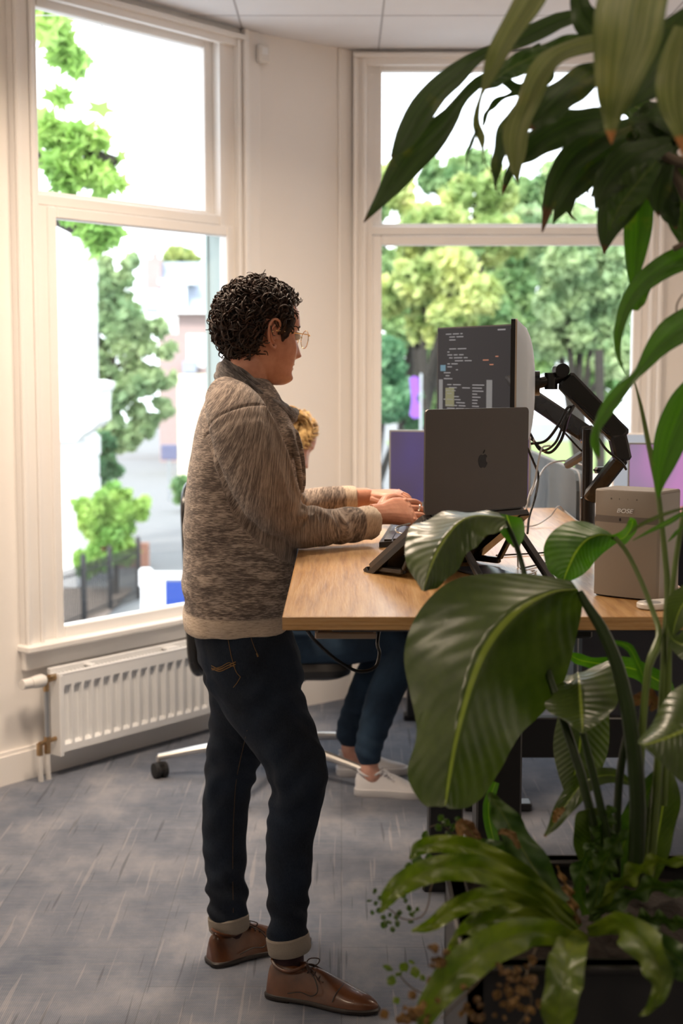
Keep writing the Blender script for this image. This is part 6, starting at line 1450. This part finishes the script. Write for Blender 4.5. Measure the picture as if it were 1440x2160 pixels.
leaf(stp, [(1195, 1376, 2.3, 3), (1222, 1392, 2.3, 12), (1265, 1400, 2.3, 14), (1340, 1412, 2.28, 22), (1395, 1440, 2.26, 18), (1425, 1462, 2.24, 4)], STB, .5, .3, .004, 3)
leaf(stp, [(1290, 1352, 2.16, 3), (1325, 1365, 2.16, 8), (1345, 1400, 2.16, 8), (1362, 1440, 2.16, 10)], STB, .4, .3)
leaf(stp, [(1475, 1240, 2.1, 24), (1440, 1275, 2.1, 34), (1425, 1310, 2.1, 22), (1418, 1340, 2.1, 4)], STR, .4, .3)
leaf(stp, [(1480, 1350, 2.05, 30), (1445, 1360, 2.05, 34), (1422, 1352, 2.05, 16), (1414, 1340, 2.05, 3)], STR, .4, .3)
leaf(stp, [(1330, 1480, 2.2, 8), (1370, 1470, 2.2, 18), (1382, 1485, 2.2, 10), (1372, 1500, 2.2, 3)], DRY, .3, .3, .003)
stem(stp, [(1222, 1248, 2.16, 7), (1238, 1278, 2.15, 10), (1272, 1332, 2.13, 13), (1308, 1425, 2.10, 15), (1332, 1550, 2.07, 17), (1345, 1700, 2.05, 18), (1338, 1870, 2.03, 18)], STEMD, 'petiole')
stem(stp, [(1338, 806, 2.24, 1.5), (1352, 860, 2.24, 4), (1370, 950, 2.23, 6), (1386, 1030, 2.22, 6), (1398, 1130, 2.2, 6), (1408, 1240, 2.18, 7), (1404, 1340, 2.15, 9), (1398, 1460, 2.12, 9), (1385, 1650, 2.08, 10), (1370, 1850, 2.05, 10)], STEM)
stem(stp, [(1452, 1040, 2.16, 4), (1436, 1110, 2.16, 5.5), (1420, 1220, 2.15, 6), (1412, 1320, 2.14, 6), (1410, 1440, 2.12, 6), (1400, 1700, 2.08, 7)], STEM)
stem(stp, [(1228, 1545, 2.06, 7), (1245, 1610, 2.06, 8), (1266, 1700, 2.05, 9), (1292, 1820, 2.04, 9)], STEMD); stem(stp, [(1335, 1500, 2.12, 8), (1312, 1600, 2.11, 9), (1302, 1700, 2.09, 9), (1300, 1850, 2.07, 9)], STEMD)
leaf(stp, [(1455, 1068, 2.12, 2), (1400, 1085, 2.12, 4), (1350, 1108, 2.12, 4), (1325, 1128, 2.12, 1)], STR, .4, .3); leaf(stp, [(1455, 1072, 2.14, 3), (1415, 1098, 2.14, 6), (1375, 1118, 2.14, 4), (1334, 1140, 2.14, 1)], STB, .4, .3)
leaf(stp, [(1440, 1110, 2.14, 2), (1425, 1125, 2.14, 4), (1408, 1143, 2.14, 1)], STB, .4, .3)
leaf(stp, [(1372, 1860, 2.12, 12), (1384, 1780, 2.12, 32), (1396, 1710, 2.12, 36), (1404, 1650, 2.12, 24), (1405, 1610, 2.12, 5)], STR, .3, .3, .005, 2)
leaf(stp, [(1300, 1880, 2.12, 10), (1310, 1800, 2.12, 26), (1335, 1730, 2.12, 30), (1370, 1660, 2.12, 18), (1385, 1620, 2.12, 4)], FED, .3, .3, .004, 2)
leaf(stp, [(1045, 1650, 2.28, 8), (1030, 1700, 2.28, 12), (1038, 1760, 2.28, 12), (1060, 1820, 2.26, 8)], STB, .3, .2)

# ---- bird's nest fern
fr_ = empty('birds_nest_fern', (.68, 1.95, PZ), "bird's nest fern with wavy yellow-green fronds spilling over the planter edge", 'plant')
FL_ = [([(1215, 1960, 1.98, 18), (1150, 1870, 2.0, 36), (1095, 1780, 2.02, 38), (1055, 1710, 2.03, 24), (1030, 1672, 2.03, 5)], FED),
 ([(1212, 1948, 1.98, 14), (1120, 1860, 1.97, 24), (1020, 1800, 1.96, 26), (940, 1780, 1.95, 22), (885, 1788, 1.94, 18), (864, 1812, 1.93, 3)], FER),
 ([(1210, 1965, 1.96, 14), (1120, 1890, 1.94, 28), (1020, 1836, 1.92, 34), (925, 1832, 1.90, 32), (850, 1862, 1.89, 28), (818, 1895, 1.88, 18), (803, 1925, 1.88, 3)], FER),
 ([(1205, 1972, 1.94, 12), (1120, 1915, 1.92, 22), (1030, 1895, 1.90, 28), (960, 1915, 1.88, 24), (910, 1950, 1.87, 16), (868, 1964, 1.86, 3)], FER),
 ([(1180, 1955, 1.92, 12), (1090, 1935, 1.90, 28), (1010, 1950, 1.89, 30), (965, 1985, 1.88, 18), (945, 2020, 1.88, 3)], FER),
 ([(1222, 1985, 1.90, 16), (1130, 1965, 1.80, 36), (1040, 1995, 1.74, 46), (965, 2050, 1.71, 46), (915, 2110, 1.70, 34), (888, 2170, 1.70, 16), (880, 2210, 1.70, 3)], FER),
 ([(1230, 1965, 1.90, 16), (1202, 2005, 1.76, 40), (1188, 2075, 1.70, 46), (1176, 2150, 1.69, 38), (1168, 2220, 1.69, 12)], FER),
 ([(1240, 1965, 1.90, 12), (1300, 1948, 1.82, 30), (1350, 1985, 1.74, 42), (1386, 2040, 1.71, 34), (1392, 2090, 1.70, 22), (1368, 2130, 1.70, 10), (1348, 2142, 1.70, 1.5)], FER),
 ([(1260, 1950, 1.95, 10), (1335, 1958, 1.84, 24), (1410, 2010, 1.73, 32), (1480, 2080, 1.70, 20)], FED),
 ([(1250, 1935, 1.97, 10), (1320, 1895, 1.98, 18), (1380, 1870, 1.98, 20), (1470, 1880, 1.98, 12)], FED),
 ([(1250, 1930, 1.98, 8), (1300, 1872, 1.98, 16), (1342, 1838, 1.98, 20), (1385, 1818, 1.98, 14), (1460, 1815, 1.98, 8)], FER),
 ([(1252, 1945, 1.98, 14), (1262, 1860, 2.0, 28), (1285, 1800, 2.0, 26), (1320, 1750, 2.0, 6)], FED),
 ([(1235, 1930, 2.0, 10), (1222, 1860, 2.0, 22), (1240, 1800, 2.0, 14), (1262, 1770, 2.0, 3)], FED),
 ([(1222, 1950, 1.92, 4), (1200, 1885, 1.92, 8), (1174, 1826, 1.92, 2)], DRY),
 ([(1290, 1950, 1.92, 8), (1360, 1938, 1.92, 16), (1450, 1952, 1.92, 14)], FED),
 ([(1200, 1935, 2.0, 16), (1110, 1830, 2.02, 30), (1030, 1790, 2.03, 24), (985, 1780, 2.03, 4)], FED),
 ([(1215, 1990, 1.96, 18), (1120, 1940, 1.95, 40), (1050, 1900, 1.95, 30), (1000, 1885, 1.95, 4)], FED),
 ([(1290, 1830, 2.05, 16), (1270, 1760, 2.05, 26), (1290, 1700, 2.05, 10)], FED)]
for i, (p_, mt) in enumerate(FL_): leaf(fr_, [(a_, b_, c_, d_ * .88) for a_, b_, c_, d_ in p_], mt, .35, .35 if i % 2 else .2, .011, 3.4 + (i % 3) * .7, 0, .05, 'frond', i)
# ---- trailing vine and withered leaves over the left edge
vin = empty('trailing_vine', (.25, 1.95, PZ), 'thin trailing vine with tiny round green leaves left of the fern', 'plant')
vst = [[(985, 1830, 2.02, 1.2), (930, 1835, 2.0, 1.2), (908, 1875, 1.98, 1.4), (905, 1900, 1.98, 1.4), (893, 1930, 1.98, 1.5), (868, 1940, 1.98, 1.4), (845, 1936, 1.98, 1.3), (825, 1920, 1.98, 1.2), (800, 1905, 1.98, 1)],
       [(960, 2080, 1.9, 1.6), (905, 2095, 1.9, 1.6), (880, 2090, 1.9, 1.6), (858, 2075, 1.9, 1.6), (842, 2055, 1.9, 1.3)], [(1000, 1780, 2.1, 1.5), (960, 1760, 2.1, 1.5), (930, 1740, 2.1, 1.4), (905, 1745, 2.1, 1.2)]]
for v_ in vst: stem(vin, v_, WOOD, 'stem')
def small_leaves(parent, spots, mat, name='leaf', seed=3):
    g = random.Random(seed)
    for (x, y, Y, r_) in spots:
        a = g.uniform(0, 6.28); dx, dy = math.cos(a) * r_, math.sin(a) * r_ + r_ * .4; w_ = r_ * g.uniform(.45, .65)
        leaf(parent, [(x - dx * .5, y - dy * .5, Y, w_ * .25), (x - dx * .15, y - dy * .15, Y - .003, w_), (x + dx * .25, y + dy * .25, Y - .004, w_ * .9), (x + dx * .6, y + dy * .6, Y, .5)], mat, g.uniform(-.6, .6), .3, .001, 2, 0, .05, name, g.random() * 6)
g3 = random.Random(12)
small_leaves(vin, [(x, y, 1.98 + g3.uniform(-.02, .02), r_) for x, y, r_ in ((790, 1880, 11), (779, 1900, 9), (792, 1905, 9), (800, 1920, 12), (808, 1935, 11), (815, 1915, 10), (822, 1930, 10), (838, 1948, 11), (810, 1950, 12), (828, 1960, 9), (855, 1900, 11), (862, 1915, 11), (850, 1890, 10), (868, 1930, 12), (872, 1925, 10), (866, 1945, 10), (880, 1918, 8), (842, 1925, 9), (800, 1895, 9), (785, 1925, 8), (820, 1945, 11), (835, 1935, 9))], FED, seed=5)
small_leaves(vin, [(818, 2042, 1.9, 18), (825, 2068, 1.9, 18), (852, 2040, 1.9, 16), (840, 2055, 1.9, 13), (875, 2050, 1.92, 17), (868, 2030, 1.9, 12), (835, 2110, 1.9, 12), (890, 2062, 1.9, 12)], FER, seed=6)
small_leaves(vin, [(897, 1762, 2.1, 16), (925, 1745, 2.1, 15), (940, 1735, 2.1, 16), (930, 1725, 2.1, 12), (955, 1745, 2.1, 15), (965, 1728, 2.1, 13), (945, 1760, 2.1, 12), (880, 1815, 2.02, 20), (905, 1808, 2.02, 16), (860, 1825, 2.02, 14)], FED, seed=7)
dry = empty('withered_leaves', (.3, 1.85, PZ), 'clump of curled brown withered leaves hanging below the fern', 'dead foliage')
for v_ in ([(1120, 1985, 1.80, 2), (1050, 2030, 1.74, 2), (990, 2090, 1.72, 2), (930, 2150, 1.72, 1.5)], [(1130, 2000, 1.78, 2), (1110, 2060, 1.73, 2), (1120, 2120, 1.72, 2), (1080, 2180, 1.72, 1.5)], [(1000, 2080, 1.74, 1.5), (900, 2120, 1.74, 1.5), (860, 2150, 1.74, 1.2)]): stem(dry, v_, WOOD, 'stem')
sp_ = []
for k in range(96):
    if k < 22: x, y = g3.gauss(880, 28), g3.gauss(2135, 14)
    elif k < 44: x, y = g3.gauss(1000, 50), g3.gauss(2110, 36)
    elif k < 84: x, y = g3.gauss(1090, 26), g3.gauss(2090, 45)
    else: x, y = g3.gauss(925, 18), g3.gauss(2010, 22)
    sp_.append((x, y, 1.715 + g3.uniform(-.03, .03), g3.uniform(9, 19)))
small_leaves(dry, sp_, DRY, seed=8)
leaf(dry, [(1010, 1775, 2.04, 8), (985, 1745, 2.04, 16), (972, 1740, 2.03, 12), (968, 1772, 2.02, 3)], DRY, .4, .5, .004); leaf(dry, [(1095, 1790, 2.0, 4), (1080, 1762, 2.0, 8), (1058, 1754, 2.0, 6), (1050, 1760, 2.0, 1)], DRY, .4, .5, .003)
leaf(dry, [(1190, 1705, 2.1, 4), (1175, 1715, 2.09, 9), (1168, 1735, 2.09, 4)], DRY, .4, .5, .003)
